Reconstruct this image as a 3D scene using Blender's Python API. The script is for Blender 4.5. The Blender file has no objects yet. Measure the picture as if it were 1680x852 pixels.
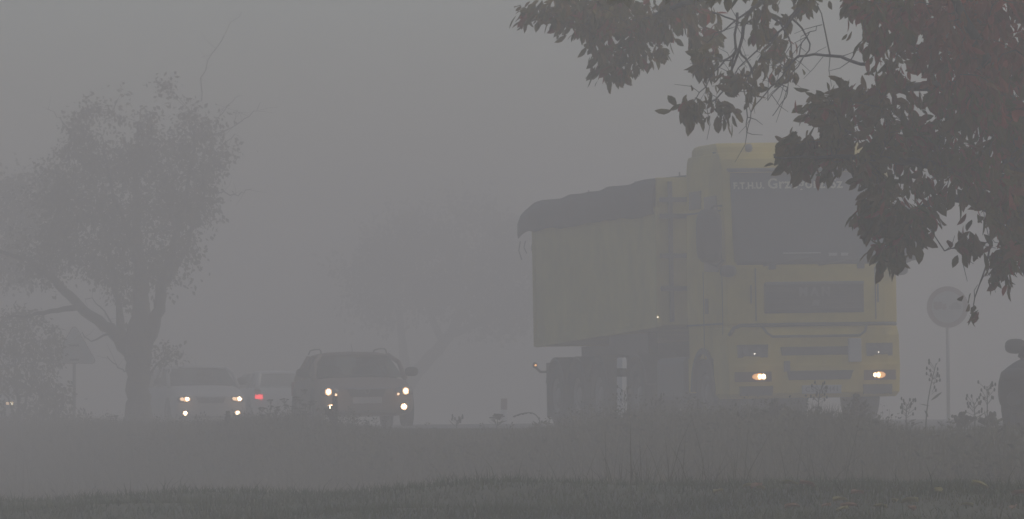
import bpy, bmesh, math, random
import numpy as np
from mathutils import Vector, Matrix, noise

random.seed(7)
rng = np.random.default_rng(11)
C = bpy.context.scene.collection
R = math.radians
sc = bpy.context.scene

# ------------------------------------------------------------------ camera numbers
F = 9280.0          # focal length in photo pixels (1680 wide)
HZ = 692.0          # image row of eye level
def at(px, py, D):
    return Vector(((px - 840.0) / F * D, D, (HZ - py) / F * D))

# ------------------------------------------------------------------ materials
def mat(name, col, rough=0.6, metal=0.0, var=0.0, scale=3.0, spec=0.5, coat=0.0, bump=0.0, col2=None):
    m = bpy.data.materials.new(name); m.use_nodes = True
    nt = m.node_tree; b = nt.nodes['Principled BSDF']
    b.inputs['Base Color'].default_value = (*col, 1)
    b.inputs['Roughness'].default_value = rough
    b.inputs['Metallic'].default_value = metal
    b.inputs['Specular IOR Level'].default_value = spec
    if coat: b.inputs['Coat Weight'].default_value = coat
    if var or col2:
        tc = nt.nodes.new('ShaderNodeTexCoord'); nz = nt.nodes.new('ShaderNodeTexNoise')
        nz.inputs['Scale'].default_value = scale; nz.inputs['Detail'].default_value = 6
        nz.inputs['Roughness'].default_value = 0.65
        rp = nt.nodes.new('ShaderNodeValToRGB')
        c2 = col2 or tuple(max(0, c * (1 + var)) for c in col)
        c1 = col if col2 else tuple(max(0, c * (1 - var)) for c in col)
        rp.color_ramp.elements[0].position = 0.32; rp.color_ramp.elements[1].position = 0.68
        rp.color_ramp.elements[0].color = (*c1, 1); rp.color_ramp.elements[1].color = (*c2, 1)
        nt.links.new(tc.outputs['Object'], nz.inputs['Vector'])
        nt.links.new(nz.outputs['Fac'], rp.inputs['Fac'])
        nt.links.new(rp.outputs['Color'], b.inputs['Base Color'])
        if bump:
            bp = nt.nodes.new('ShaderNodeBump'); bp.inputs['Strength'].default_value = bump
            nt.links.new(nz.outputs['Fac'], bp.inputs['Height'])
            nt.links.new(bp.outputs['Normal'], b.inputs['Normal'])
    return m

def island_mat(name, cols, rough=0.6, trans=0.0):
    """one random colour of a ramp per leaf or blade"""
    m = bpy.data.materials.new(name); m.use_nodes = True
    nt = m.node_tree; b = nt.nodes['Principled BSDF']
    g = nt.nodes.new('ShaderNodeNewGeometry'); rp = nt.nodes.new('ShaderNodeValToRGB')
    el = rp.color_ramp.elements
    while len(el) < len(cols): el.new(0.5)
    for i, c in enumerate(cols):
        el[i].position = i / (len(cols) - 1); el[i].color = (*c, 1)
    nt.links.new(g.outputs['Random Per Island'], rp.inputs['Fac'])
    nt.links.new(rp.outputs['Color'], b.inputs['Base Color'])
    b.inputs['Roughness'].default_value = rough
    b.inputs['Specular IOR Level'].default_value = 0.25
    if trans:
        tl = nt.nodes.new('ShaderNodeBsdfTranslucent'); mx = nt.nodes.new('ShaderNodeMixShader'); mx.inputs[0].default_value = trans
        nt.links.new(rp.outputs['Color'], tl.inputs['Color'])
        nt.links.new(b.outputs[0], mx.inputs[1]); nt.links.new(tl.outputs[0], mx.inputs[2])
        nt.links.new(mx.outputs[0], nt.nodes['Material Output'].inputs['Surface'])
    return m

def emit(name, col, s):
    m = bpy.data.materials.new(name); m.use_nodes = True
    nt = m.node_tree; b = nt.nodes['Principled BSDF']
    b.inputs['Base Color'].default_value = (*col, 1)
    b.inputs['Emission Color'].default_value = (*col, 1)
    b.inputs['Emission Strength'].default_value = s
    m.cycles.emission_sampling = 'NONE'
    return m

def glass(name, tint=(0.05, 0.055, 0.06), clear=0.5):
    m = bpy.data.materials.new(name); m.use_nodes = True
    nt = m.node_tree; out = nt.nodes['Material Output']; b = nt.nodes['Principled BSDF']
    b.inputs['Base Color'].default_value = (*tint, 1); b.inputs['Roughness'].default_value = 0.139
    tr = nt.nodes.new('ShaderNodeBsdfTransparent'); tr.inputs['Color'].default_value = (0.8, 0.84, 0.82, 1)
    mx = nt.nodes.new('ShaderNodeMixShader'); mx.inputs[0].default_value = clear
    nt.links.new(b.outputs[0], mx.inputs[1]); nt.links.new(tr.outputs[0], mx.inputs[2])
    nt.links.new(mx.outputs[0], out.inputs['Surface'])
    return m

M = dict(
    yellow=mat('yellow_paint', (0.52, 0.385, 0.022), 0.6, var=0.25, scale=1.3, spec=0.25),
    yellow_pale=mat('faded_yellow_paint', (0.52, 0.43, 0.085), 0.65, var=0.22, scale=1.3, spec=0.25),
    dark=mat('black_plastic', (0.028, 0.029, 0.031), 0.55, var=0.2, scale=5),
    tyre=mat('tyre_rubber', (0.025, 0.025, 0.026), 0.85, var=0.3, scale=9),
    steel=mat('dull_steel', (0.17, 0.17, 0.17), 0.5, metal=0.3, var=0.2, scale=6),
    grey=mat('grey_metal', (0.11, 0.11, 0.11), 0.55, var=0.2, scale=4),
    palegrey=mat('pale_plastic', (0.42, 0.42, 0.40), 0.6, var=0.1, scale=4),
    tarp=mat('tarpaulin_fabric', (0.045, 0.047, 0.052), 0.75, var=0.35, scale=2.2, bump=0.4),
    white=mat('white_paint', (0.66, 0.65, 0.63), 0.5, var=0.04, scale=2, spec=0.3),
    silver=mat('silver_paint', (0.42, 0.415, 0.40), 0.5, var=0.05, scale=2, spec=0.3),
    darkred=mat('brown_paint', (0.155, 0.112, 0.086), 0.5, var=0.06, scale=2, spec=0.3),
    black=mat('black_paint', (0.012, 0.012, 0.012), 0.6, var=0.1, scale=2, spec=0.12),
    chrome=mat('chrome_trim', (0.75, 0.75, 0.75), 0.18, metal=1.0),
    bronze=mat('smoked_lens', (0.10, 0.055, 0.03), 0.35, spec=0.3),
    lens=mat('lamp_housing', (0.10, 0.10, 0.11), 0.12, metal=0.2, coat=0.6),
    redlens=mat('red_lens', (0.22, 0.02, 0.02), 0.25),
    plate=mat('plate_white', (0.40, 0.40, 0.39), 0.5, var=0.05),
    letter=mat('sticker_cream', (0.72, 0.68, 0.50), 0.5),
    letterdark=mat('letter_black', (0.03, 0.03, 0.03), 0.5),
    screen=glass('truck_glass', (0.035, 0.038, 0.042), 0.25),
    glass=glass('car_glass', (0.06, 0.06, 0.06), 0.82),
    seat=mat('seat_cloth', (0.05, 0.05, 0.052), 0.9, var=0.1),
    lamp=emit('warm_lamp', (1.0, 0.84, 0.58), 26.0),
    lampt=emit('truck_lamp', (1.0, 0.78, 0.46), 10.0),
    glowring=emit('truck_lamp_bloom', (1.0, 0.50, 0.20), 1.7),  # warm bloom round the lorry lamps, put into an emissive disc
    halo=emit('lamp_bloom', (1.0, 0.60, 0.32), 4.0),  # orange bloom around the car lamps, painted as emission
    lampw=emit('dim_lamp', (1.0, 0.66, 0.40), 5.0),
    glint=emit('marker_lamp_or_glint', (1.0, 0.85, 0.72), 7.0),  # small headlight bulbs, and the painted glint on the tipper front
    amber=emit('amber_lamp', (1.0, 0.42, 0.14), 5.0),
    tail=emit('tail_lamp', (1.0, 0.05, 0.06), 8.0),
    bark=mat('tree_bark', (0.065, 0.057, 0.047), 0.9, var=0.45, scale=7, bump=0.6),
    asphalt=mat('asphalt', (0.052, 0.052, 0.053), 0.85, var=0.2, scale=1.5),
    marking=mat('road_paint', (0.62, 0.62, 0.60), 0.7, var=0.12, scale=4),
    soil=mat('grassy_soil', (0.026, 0.036, 0.008), 0.95, scale=0.9, col2=(0.044, 0.042, 0.014)),
    signred=mat('sign_red', (0.15, 0.05, 0.048), 0.5, var=0.05),
    signwhite=mat('sign_white', (0.32, 0.32, 0.32), 0.5, var=0.05),
    signback=mat('sign_back', (0.60, 0.60, 0.58), 0.55, metal=0.1, var=0.1),
    pole=mat('galvanised_pole', (0.22, 0.22, 0.22), 0.5, metal=0.5, var=0.1),
)

# ------------------------------------------------------------------ mesh building
def sgn(v): return -1.0 if v < 0 else 1.0
class MB:
    def __init__(s): s.v = []; s.f = []
    def quad(s, *p):
        b = len(s.v); s.v += [tuple(q) for q in p]; s.f.append(tuple(range(b, b + len(p)))); return s
    def box(s, x0, x1, y0, y1, z0, z1):
        b = len(s.v)
        for x, y, z in ((x0,y0,z0),(x1,y0,z0),(x1,y1,z0),(x0,y1,z0),(x0,y0,z1),(x1,y0,z1),(x1,y1,z1),(x0,y1,z1)):
            s.v.append((x, y, z))
        s.f += [tuple(b+i for i in q) for q in ((0,3,2,1),(4,5,6,7),(0,1,5,4),(1,2,6,5),(2,3,7,6),(3,0,4,7))]
        return s
    def loft(s, rings, closed=True, caps=True):
        b = len(s.v); n = len(rings[0])
        for r in rings: s.v += [tuple(p) for p in r]
        for i in range(len(rings) - 1):
            for j in range(n if closed else n - 1):
                k = (j + 1) % n
                s.f.append((b+i*n+j, b+i*n+k, b+(i+1)*n+k, b+(i+1)*n+j))
        if caps and closed:
            s.f.append(tuple(b + j for j in reversed(range(n))))
            s.f.append(tuple(b + (len(rings)-1)*n + j for j in range(n)))
        return s
    def tube(s, pts, rad, n=6):
        pts = [Vector(p) for p in pts]
        if not hasattr(rad, '__len__'): rad = [rad] * len(pts)
        rings = []; up = None
        for i, p in enumerate(pts):
            t = (pts[min(i+1, len(pts)-1)] - pts[max(i-1, 0)])
            if t.length < 1e-9: t = Vector((0, 0, 1))
            t.normalize()
            if up is None:
                up = Vector((0, 0, 1)) if abs(t.z) < 0.9 else Vector((1, 0, 0))
            a = t.cross(up)
            if a.length < 1e-5: a = t.cross(Vector((0.3, 1, 0.2)))
            a.normalize(); c = a.cross(t).normalized(); up = c
            rings.append([p + (a*math.cos(2*math.pi*k/n) + c*math.sin(2*math.pi*k/n))*rad[i] for k in range(n)])
        return s.loft(rings)
    def lathe_x(s, cx, cy, cz, prof, n=28):
        """prof: (x offset, radius) turned about the x axis"""
        rings = [[(cx+dx, cy+r*math.cos(2*math.pi*k/n), cz+r*math.sin(2*math.pi*k/n)) for k in range(n)] for dx, r in prof]
        return s.loft(rings)
    def lathe_z(s, cx, cy, prof, n=12):
        rings = [[(cx+r*math.cos(2*math.pi*k/n), cy+r*math.sin(2*math.pi*k/n), z) for k in range(n)] for z, r in prof]
        return s.loft(rings)
    def disc_y(s, cx, cy, cz, r, th, n=20, rz=None):
        rz = rz or r
        rings = [[(cx+q*r*math.cos(2*math.pi*k/n), y, cz+q*rz*math.sin(2*math.pi*k/n)) for k in range(n)]
                 for y, q in ((cy, 0.85), (cy+th*0.25, 1.0), (cy+th, 1.0))]
        return s.loft(rings)
    def ring_y(s, cx, cy, cz, r0, r1, th, n=40):
        b = len(s.v)
        for k in range(n):
            a = 2*math.pi*k/n; ca, sa = math.cos(a), math.sin(a)
            for r, y in ((r0, cy), (r1, cy), (r1, cy+th), (r0, cy+th)):
                s.v.append((cx+r*ca, y, cz+r*sa))
        for k in range(n):
            l = (k+1) % n
            for i in range(4):
                j = (i+1) % 4
                s.f.append((b+k*4+i, b+k*4+j, b+l*4+j, b+l*4+i))
        return s
    def ellip(s, cx, cy, cz, rx, ry, rz, n=14, m=8, pw=1.0):
        rings = []
        for i in range(m + 1):
            ph = -math.pi/2 + math.pi * i / m
            q = max(0.02, math.cos(ph))
            ring = []
            for k in range(n):
                a = 2*math.pi*k/n
                cc, ss = math.cos(a), math.sin(a)
                cc = sgn(cc)*abs(cc)**pw; ss = sgn(ss)*abs(ss)**pw
                ring.append((cx+rx*(q**pw)*cc, cy+ry*(q**pw)*ss, cz+rz*sgn(math.sin(ph))*abs(math.sin(ph))**pw))
            rings.append(ring)
        return s.loft(rings)
    def build(s, name, m, parent=None, smooth=False, bevel=0.0, sub=0, solid=0.0, **props):
        me = bpy.data.meshes.new(name); me.from_pydata(s.v, [], s.f); me.validate()
        bm = bmesh.new(); bm.from_mesh(me); bmesh.ops.recalc_face_normals(bm, faces=bm.faces); bm.to_mesh(me); bm.free()
        for mm in (m if isinstance(m, (list, tuple)) else [m]): me.materials.append(mm)
        if smooth:
            me.polygons.foreach_set('use_smooth', [True]*len(me.polygons))
        o = bpy.data.objects.new(name, me); C.objects.link(o)
        if parent: o.parent = parent
        if solid:
            md = o.modifiers.new('thick', 'SOLIDIFY'); md.thickness = solid
        if bevel:
            md = o.modifiers.new('bevel', 'BEVEL'); md.width = bevel; md.segments = 2; md.limit_method = 'ANGLE'; md.angle_limit = R(40)
        if sub:
            md = o.modifiers.new('sub', 'SUBSURF'); md.levels = sub; md.render_levels = sub
        for k, v in props.items(): o[k] = v
        return o

def build_parts(b, name, m, parent, **kw):
    """every connected piece of b becomes a part of its own"""
    par = list(range(len(b.v)))
    def find(i):
        while par[i] != i: par[i] = par[par[i]]; i = par[i]
        return i
    for f in b.f:
        for i in f[1:]: par[find(i)] = find(f[0])
    groups = {}
    for f in b.f: groups.setdefault(find(f[0]), []).append(f)
    out = []
    for fs in groups.values():
        ids = sorted({i for f in fs for i in f}); mp = {i: k for k, i in enumerate(ids)}
        q = MB(); q.v = [b.v[i] for i in ids]; q.f = [tuple(mp[i] for i in f) for f in fs]
        out.append(q.build(name, m, parent, **kw))
    return out

def thing(name, label, cat, loc=(0,0,0), rot=(0,0,0), group=None):
    o = bpy.data.objects.new(name, None); C.objects.link(o); o.empty_display_size = 0.2
    o.location = loc; o.rotation_euler = rot; o['label'] = label; o['category'] = cat
    if group: o['group'] = group
    return o

def tag(o, label, cat, group=None):
    o['label'] = label; o['category'] = cat
    if group: o['group'] = group
    return o

def text_mesh(name, body, size, m, parent, fn, bold=0.0, spacing=1.0, align='LEFT', ext=0.003, fit=0.0):
    cu = bpy.data.curves.new(name, 'FONT'); cu.body = body; cu.size = size; cu.extrude = ext
    cu.offset = bold; cu.space_character = spacing; cu.align_x = align; cu.resolution_u = 3
    t = bpy.data.objects.new('tmp', cu); C.objects.link(t)
    bpy.context.view_layer.update()
    me = bpy.data.meshes.new_from_object(t.evaluated_get(bpy.context.evaluated_depsgraph_get()))
    bpy.data.objects.remove(t); bpy.data.curves.remove(cu)
    if fit:
        x0 = min(v.co.x for v in me.vertices); k = fit/(max(v.co.x for v in me.vertices)-x0)
        for v in me.vertices: v.co.x = (v.co.x-x0)*k
    for v in me.vertices: v.co = Vector(fn(v.co.x, v.co.y, v.co.z))
    me.name = name; me.materials.clear(); me.materials.append(m)
    o = bpy.data.objects.new(name, me); C.objects.link(o); o.parent = parent
    return o

def glow(loc, power, col=(1.0, 0.60, 0.30), r=0.06):
    l = bpy.data.lights.new('lamp_glow', 'POINT'); l.energy = power; l.color = col; l.shadow_soft_size = r
    o = bpy.data.objects.new('lamp_glow', l); C.objects.link(o); o.location = loc
    return o

# ------------------------------------------------------------------ the road frame and the terrain
P0 = (4.30, 80.0); TH = R(13.5)
UX, UY = -math.sin(TH), math.cos(TH)           # along the road, away from the camera
NX, NY = -math.cos(TH), -math.sin(TH)          # across the road, towards the near bank
def dt(x, y): return ((x-P0[0])*NX+(y-P0[1])*NY, (x-P0[0])*UX+(y-P0[1])*UY)
def sstep(a, b, v):
    t = np.clip((v-a)/(b-a), 0, 1); return t*t*(3-2*t)
def z_road_dt(d, t):
    return -0.070 - 0.014*np.asarray(d) - 0.10*sstep(22, 60, np.asarray(t)) + 0.03*sstep(-5, -40, np.asarray(t))
EDGE = 3.3; FAR = -7.8
def lawn_far(x): return np.clip(40.5-1.75*np.asarray(x), 30, 56)      # where the near lawn ends
def lawn_crest(x): return -0.465 + 0.047*np.clip(x, -7, 0) + 0.034*np.clip(x, 0, 6)
def zg(x, y):
    x = np.asarray(x, float); y = np.asarray(y, float)
    d = (x-P0[0])*NX+(y-P0[1])*NY; t = (x-P0[0])*UX+(y-P0[1])*UY
    edge = z_road_dt(EDGE, t)
    bank = edge - 0.02 - 1.35*sstep(5.0, 10.5, d)
    inner = z_road_dt(d, t) - 0.25                      # bed under the road sheet
    far = z_road_dt(FAR, t) - 0.02 - 0.5*sstep(-8.8, -13.0, d)
    b = np.where(d > EDGE+0.02, bank, np.where(d < FAR-0.02, far, inner))
    zc = lawn_crest(x); yc = lawn_far(x)
    lawn = np.where(y < yc, -1.55 + (zc+1.55)*np.clip(y/yc, 0, 1)**0.9, zc - 1.4*sstep(0.0, 9.0, y-yc))
    lawn = np.where(d < 3.0, -5.0, lawn)
    z = np.maximum(b, lawn)
    w = 0.035*np.sin(x*1.7+0.6*y)*np.sin(0.9*y-0.4*x) + 0.02*np.sin(3.1*x+1.3*y)
    return z + np.where(d > EDGE+0.5, w, 0)
def zgf(x, y): return float(zg(x, y))

def grid_axis(parts):
    out = []
    for a, b, st in parts: out += list(np.arange(a, b, st))
    return np.array(out)
xs = grid_axis([(-380,-60,20), (-60,-20,2.0), (-20,16,0.35), (16,60,2.5), (60,381,20)])
ys = grid_axis([(-60,0,10), (0,36,1.5), (36,70,0.3), (70,150,0.6), (150,240,4), (240,421,20)])
GX, GY = np.meshgrid(xs, ys); GZ = zg(GX, GY)
nx, ny = len(xs), len(ys)
me = bpy.data.meshes.new('ground')
idx = np.arange(nx*ny).reshape(ny, nx)
fc = np.stack([idx[:-1,:-1], idx[:-1,1:], idx[1:,1:], idx[1:,:-1]], -1).reshape(-1, 4)
me.from_pydata(np.stack([GX, GY, GZ], -1).reshape(-1, 3).tolist(), [], fc.tolist())
me.polygons.foreach_set('use_smooth', [True]*len(me.polygons)); me.materials.append(M['soil'])
o = bpy.data.objects.new('ground', me); C.objects.link(o); o['kind'] = 'structure'

def strip(name, d0, d1, ts, dz, m, edge_drop=0.0):
    b = MB(); rings = []
    for t in ts:
        r = []
        ds = np.linspace(d0, d1, 9) if abs(d1-d0) > 1 else (d0, d1)
        for d in ds:
            x = P0[0]+UX*t+NX*d; y = P0[1]+UY*t+NY*d
            r.append((x, y, float(z_road_dt(d, t))+dz))
        if edge_drop:
            r = [(r[0][0], r[0][1], r[0][2]-edge_drop)] + r + [(r[-1][0], r[-1][1], r[-1][2]-edge_drop)]
        rings.append(r)
    b.loft(rings, closed=False)
    return b
b = strip('road', FAR, EDGE, np.arange(-70, 241, 2.0), 0.0, M['asphalt'], 0.2)
b.build('road', M['asphalt'], kind='structure')
b = MB()
for d, w in ((1.95, 0.12), (-5.75, 0.12)):
    s_ = strip('m', d-w/2, d+w/2, np.arange(-70, 241, 4.0), 0.005, None)
    k = len(b.v); b.v += s_.v; b.f += [tuple(i+k for i in f) for f in s_.f]
for t0 in range(-66, 236, 12):
    s_ = strip('m', -1.96, -1.84, (t0, t0+2, t0+4), 0.005, None)
    k = len(b.v); b.v += s_.v; b.f += [tuple(i+k for i in f) for f in s_.f]
b.build('road_markings', M['marking'], kind='structure')

# ------------------------------------------------------------------ wheels and cars
def wheel(parent, x, y, r, w, side, rim_r=0.62, name='wheel', z0=0.0):
    """side -1: outer face towards -x"""
    b = MB(); s = side
    b.lathe_x(x, y, r+z0, [(-s*w/2, r*0.60), (-s*w/2, r*0.93), (-s*w*0.32, r), (s*w*0.32, r), (s*w/2, r*0.93), (s*w/2, r*rim_r), (s*w*0.36, r*(rim_r-0.04))])
    t = b.build(name, M['tyre'], parent, smooth=False, bevel=0.012)
    q = MB()
    q.lathe_x(x, y, r+z0, [(s*w*0.2, r*(rim_r-0.03)), (s*w*0.44, r*(rim_r-0.03)), (s*w*0.40, r*(rim_r-0.12)), (s*w*0.30, r*0.30), (s*w*0.42, r*0.2), (s*w*0.45, r*0.12)], 20)
    q.build('rim', M['steel'], t, bevel=0.006)
    return t

def body_ring(y, w, zb, zt, crown=0.012):
    h = zt - zb
    half = [(0.78, zb), (0.95, zb+0.05), (1.0, zb+0.30*h), (1.0, zb+0.62*h), (0.97, zt-0.10), (0.90, zt-0.025), (0.5, zt+crown*0.7), (0.0, zt+crown)]
    left = [(-a*w, y, z) for a, z in half]
    right = [(a*w, y, z) for a, z in reversed(half[:-1])]
    return left + right

def car(name, label, cat, loc, rot, L, W, H, belt, cowl, roof0, roof1, tail, hood, paint, lamps=True, rails=False, seats=True,
        lampz=0.62, lampx=0.62, fogz=0.36, fogx=0.62, rear_lit=False, sedan=False, grille=True, group=None, wr=0.70, lampstyle=0, fog=True, lit_side=(-1, 1), lens='lens'):
    t = thing(name, label, cat, loc, rot, group)
    hw = W/2; pm = M[paint]
    st = [(0.0, .78, .30, hood-.13), (0.05, .90, .22, hood-.05), (0.20, .97, .19, hood), (0.5, 1, .18, hood+.05), (cowl*0.7, 1, .18, hood+(belt-hood)*.75), (cowl, 1, .18, belt),
          (L*0.6, 1, .18, belt+.02), (L-.55, 1, .20, belt+(.0 if sedan else .03)), (L-.14, .96, .24, belt-.02), (L, .84, .32, belt-.14)]
    b = MB(); b.loft([body_ring(y, hw*w, zb, zt) for y, w, zb, zt in st])
    body = b.build('body', pm, t, smooth=True, sub=2)
    # roof
    rw = hw*wr*1.08
    def rsec(y, w, zz, th):
        top = [(-w, y, zz-.085), (-w*.95, y, zz-.045), (-w*.66, y, zz-.014), (0, y, zz), (w*.66, y, zz-.014), (w*.95, y, zz-.045), (w, y, zz-.085)]
        return top + [(x*.96, yy, z-th) for x, yy, z in reversed(top)]
    b = MB(); ln = roof1-roof0
    b.loft([rsec(roof0-.03, rw*.97, H-.045, .03), rsec(roof0+.12, rw, H-.012, .03), rsec(roof0+ln*.4, rw, H, .03), rsec(roof0+ln*.8, rw*.98, H-.02, .03), rsec(roof1, rw*.95, H-.06, .03)])
    b.build('roof', pm, t, smooth=True)
    # pillars
    wb = hw*0.93
    yB = (cowl+.35+tail)/2 - .1; yC = tail - .75 if not sedan else tail-.45
    b = MB()
    for s in (-1, 1):
        b.tube([(s*wb, cowl, belt-.03), (s*(wb*.62+rw*.40), cowl+(roof0-cowl)*.5, belt+(H-belt)*.55), (s*rw*.97, roof0, H-.075)], [.050, .042, .040], 6)
        b.tube([(s*wb*.985, yB, belt-.03), (s*rw*.985, yB+.06, H-.08)], [.05, .04], 6)
        b.tube([(s*wb*.98, yC, belt-.03), (s*rw*.97, min(yC+.02, roof1-.1), H-.09)], [.05, .045], 6)
        b.tube([(s*wb*.93, tail, belt-.03), (s*rw*.92, roof1-.04, H-.10)], [.075, .06], 6)
    build_parts(b, 'pillar', pm, t, smooth=True)
    # glass
    def screen(y0, y1, z0, z1, w0, w1, bul):
        rows = []
        for i in range(5):
            f = i/4; w = w0+(w1-w0)*f; y = y0+(y1-y0)*f; z = z0+(z1-z0)*f
            rows.append([(w*u, y + bul*abs(u)**2, z) for u in np.linspace(-1, 1, 9)])
        return MB().loft(rows, closed=False)
    screen(cowl-.06, roof0-.06, belt-.01, H-.075, wb*.97, rw*.94, .06).build('windscreen', M['glass'], t, smooth=True, solid=.006)
    screen(tail+.05, roof1+.02, belt-.01, H-.10, wb*.90, rw*.90, -.05).build('rear_window', M['glass'], t, smooth=True, solid=.006)
    for s in (-1, 1):
        for ya, yb, ta, tb in ((cowl+.08, yB-.04, roof0+.06, yB+.02), (yB+.05, yC-.05, yB+.10, min(yC, roof1-.12)-.04)):
            MB().quad((s*wb*.985, ya, belt-.01), (s*wb*.985, yb, belt-.01), (s*rw*.985, tb, H-.085), (s*rw*.985, ta, H-.085)).build('side_window', M['glass'], t, solid=.005)
    # lower black trim: wheel arches, bumper intake, grille
    rr = .315; wy = (.82, L-.85)
    b = MB()
    for y in wy:
        for s in (-1, 1):
            b.lathe_x(s*(hw-.012), y, rr+.02, [(-s*.10, rr+.075), (s*.016, rr+.07), (s*.014, rr-.02)], 24)
    build_parts(b, 'wheel_arch', M['dark'], t)
    for y in wy:
        for s in (-1, 1): wheel(t, s*(hw-.075), y, rr, .20, s)
    if grille:
        b = MB(); gz = lampz-.02
        b.loft([[(x, .012+.05*(x/hw)**2-dy, z) for x, z in ((-.40*hw, gz+.07), (.40*hw, gz+.07), (.33*hw, gz-.06), (-.33*hw, gz-.06))] for dy in (.02, -.10)])
        g = b.build('grille', M['dark'], t, bevel=.008)
        q = MB(); q.tube([(-.46*hw, .0, gz+.085), (-.2*hw, -.018, gz+.078), (0, -.02, gz+.070), (.2*hw, -.018, gz+.078), (.46*hw, .0, gz+.085)], .010, 6)
        q.build('chrome_strip', M['chrome'], g)
        q = MB(); q.ring_y(0, -.035, gz+.035, .036, .050, .02, 20); q.build('emblem', M['chrome'], g)
    b = MB()
    b.loft([[(x, .02-dy+.05*(x/hw)**2, z) for x, z in ((-.55*hw, .40), (.55*hw, .40), (.50*hw, .25), (-.50*hw, .25))] for dy in (.015, -.10)])
    b.build('bumper_intake', M['dark'], t, bevel=.01)
    b = MB().box(-.26, .26, -.035, .0, .42, .53); b.build('number_plate', M['plate'], t, bevel=.006)
    for s in (-1, 1):
        b = MB(); b.ellip(s*lampx, .085, lampz, .175, .11, .085, 16, 8, .8)
        h = b.build('headlight', M[lens], t, smooth=True)
        if lamps and s in lit_side:
            k = M['lamp']
            q = MB()
            if lampstyle == 0:
                q.disc_y(lampx*s+.035*(s), -.040, lampz+.01, .034, .03, 14, .042); q.build('bulb', k, h)
                q = MB(); q.disc_y(lampx*s+.035*s, -.030, lampz+.008, .060, .03, 14, .066); q.build('reflector_or_bloom', M['halo'], h)  # bloom around the bulb, drawn as a glowing disc behind it
                q = MB(); q.disc_y(lampx*s-.10*s, -.030, lampz-.045, .022, .03, 10); q.build('side_bulb', M['lampw'], h)
            else:
                q.disc_y(lampx*s+.045, -.040, lampz+.012, .042, .03, 14, .042); q.build('bulb', k, h)
                q = MB(); q.disc_y(lampx*s+.03, -.030, lampz+.008, .088, .03, 14, .058); q.build('reflector_or_bloom', M['halo'], h)  # wider glowing disc for the bloom of this lamp style
                q = MB(); q.disc_y(lampx*s-.075, -.036, lampz+.014, .042, .03, 10); q.build('side_bulb', M['lampw'], h)
        if fog:
            b = MB(); b.disc_y(fogx*s, -.012, fogz, .085, .12, 18); g = b.build('fog_light', M['dark'], t)
            if lamps:
                q = MB(); q.disc_y(fogx*s, -.032, fogz, .042, .02, 16, .042); q.build('bulb', M['lamp'], g)
                q = MB(); q.disc_y(fogx*s, -.022, fogz, .062, .02, 16, .060); q.build('reflector_or_bloom', M['halo'], g)  # orange disc painting the fog lamp's bloom
    # mirrors
    for s in (-1, 1):
        b = MB(); b.ellip(s*(hw+.10), cowl+.30, belt+.09, .125, .07, .085, 14, 8, .75)
        m_ = b.build('wing_mirror', M['dark'] if paint != 'white' else pm, t, smooth=True)
        MB().tube([(s*(hw-.09), cowl+.34, belt-.01), (s*(hw+.03), cowl+.32, belt+.05)], .028, 6).build('mirror_arm', M['dark'], m_)
    # rear
    for s in (-1, 1):
        b = MB(); b.loft([[(s*x, L-.13+dy, z) for x, z in ((hw*.97, belt-.06), (hw*.80, belt-.05), (hw*.74, belt-.30), (hw*.97, belt-.32))] for dy in (0.0, .10)])
        l_ = b.build('tail_light', M['redlens'], t, bevel=.015)
        if rear_lit:
            MB().box(min(s*hw*.74, s*hw*.97), max(s*hw*.74, s*hw*.97), L-.02, L+.0, belt-.31, belt-.20).build('bulb', M['tail'], l_)
    b = MB().box(-.26, .26, L-.02, L+.02, .52, .63); b.build('rear_plate', M['plate'], t, bevel=.005)
    if rails:
        for s in (-1, 1):
            b = MB(); x = s*rw*.94
            b.tube([(x, roof0+.02, H-.05), (x, roof0+.12, H+.015), (x, roof0+.35, H+.04), (x, (roof0+roof1)/2, H+.045), (x, roof1-.35, H+.03), (x, roof1-.1, H-.03)], .013, 6)
            b.build('roof_rail', M['dark'], t, smooth=True)
    # wipers, aerial
    b = MB()
    for x0, x1 in ((-.15, -.62), (.42, -.05)):
        b.tube([(x0, cowl-.09, belt+.0), (x1, cowl-.055+.04, belt+.055)], .008, 5)
    build_parts(b, 'wiper', M['dark'], t)
    MB().tube([(0, roof0+.25, H-.01), (0, roof0+.42, H+.13)], [.006, .003], 5).build('aerial', M['dark'], t)
    if seats:
        for x, y in ((-.36, yB-.15), (.36, yB-.15), (-.36, yC-.15), (.36, yC-.15)):
            b = MB(); b.ellip(x, y, belt+.02, .24, .07, .20, 12, 8, .6); b.ellip(x, y+.02, belt+.30, .13, .05, .085, 12, 8, .7)
            b.build('seat', M['seat'], t, smooth=True)
        b = MB(); b.ellip(0, cowl+.30, belt-.01, hw*.82, .25, .06, 14, 8, .6); b.build('dashboard', M['dark'], t, smooth=True)
        b = MB()
        ring = [(.36+.18*math.cos(a), cowl+.62-.05*math.sin(a), belt+.03+.17*math.sin(a)) for a in np.linspace(0, 2*math.pi, 18)]
        b.tube(ring, .016, 6); b.build('steering_wheel', M['dark'], t, smooth=True)
    return t

def on_road(px, D, dz=0.0):
    x = (px-840)/F*D
    d, t = dt(x, D)
    return (x, D, float(z_road_dt(d, t))+dz)
ROLL = -R(0.8)

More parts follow.
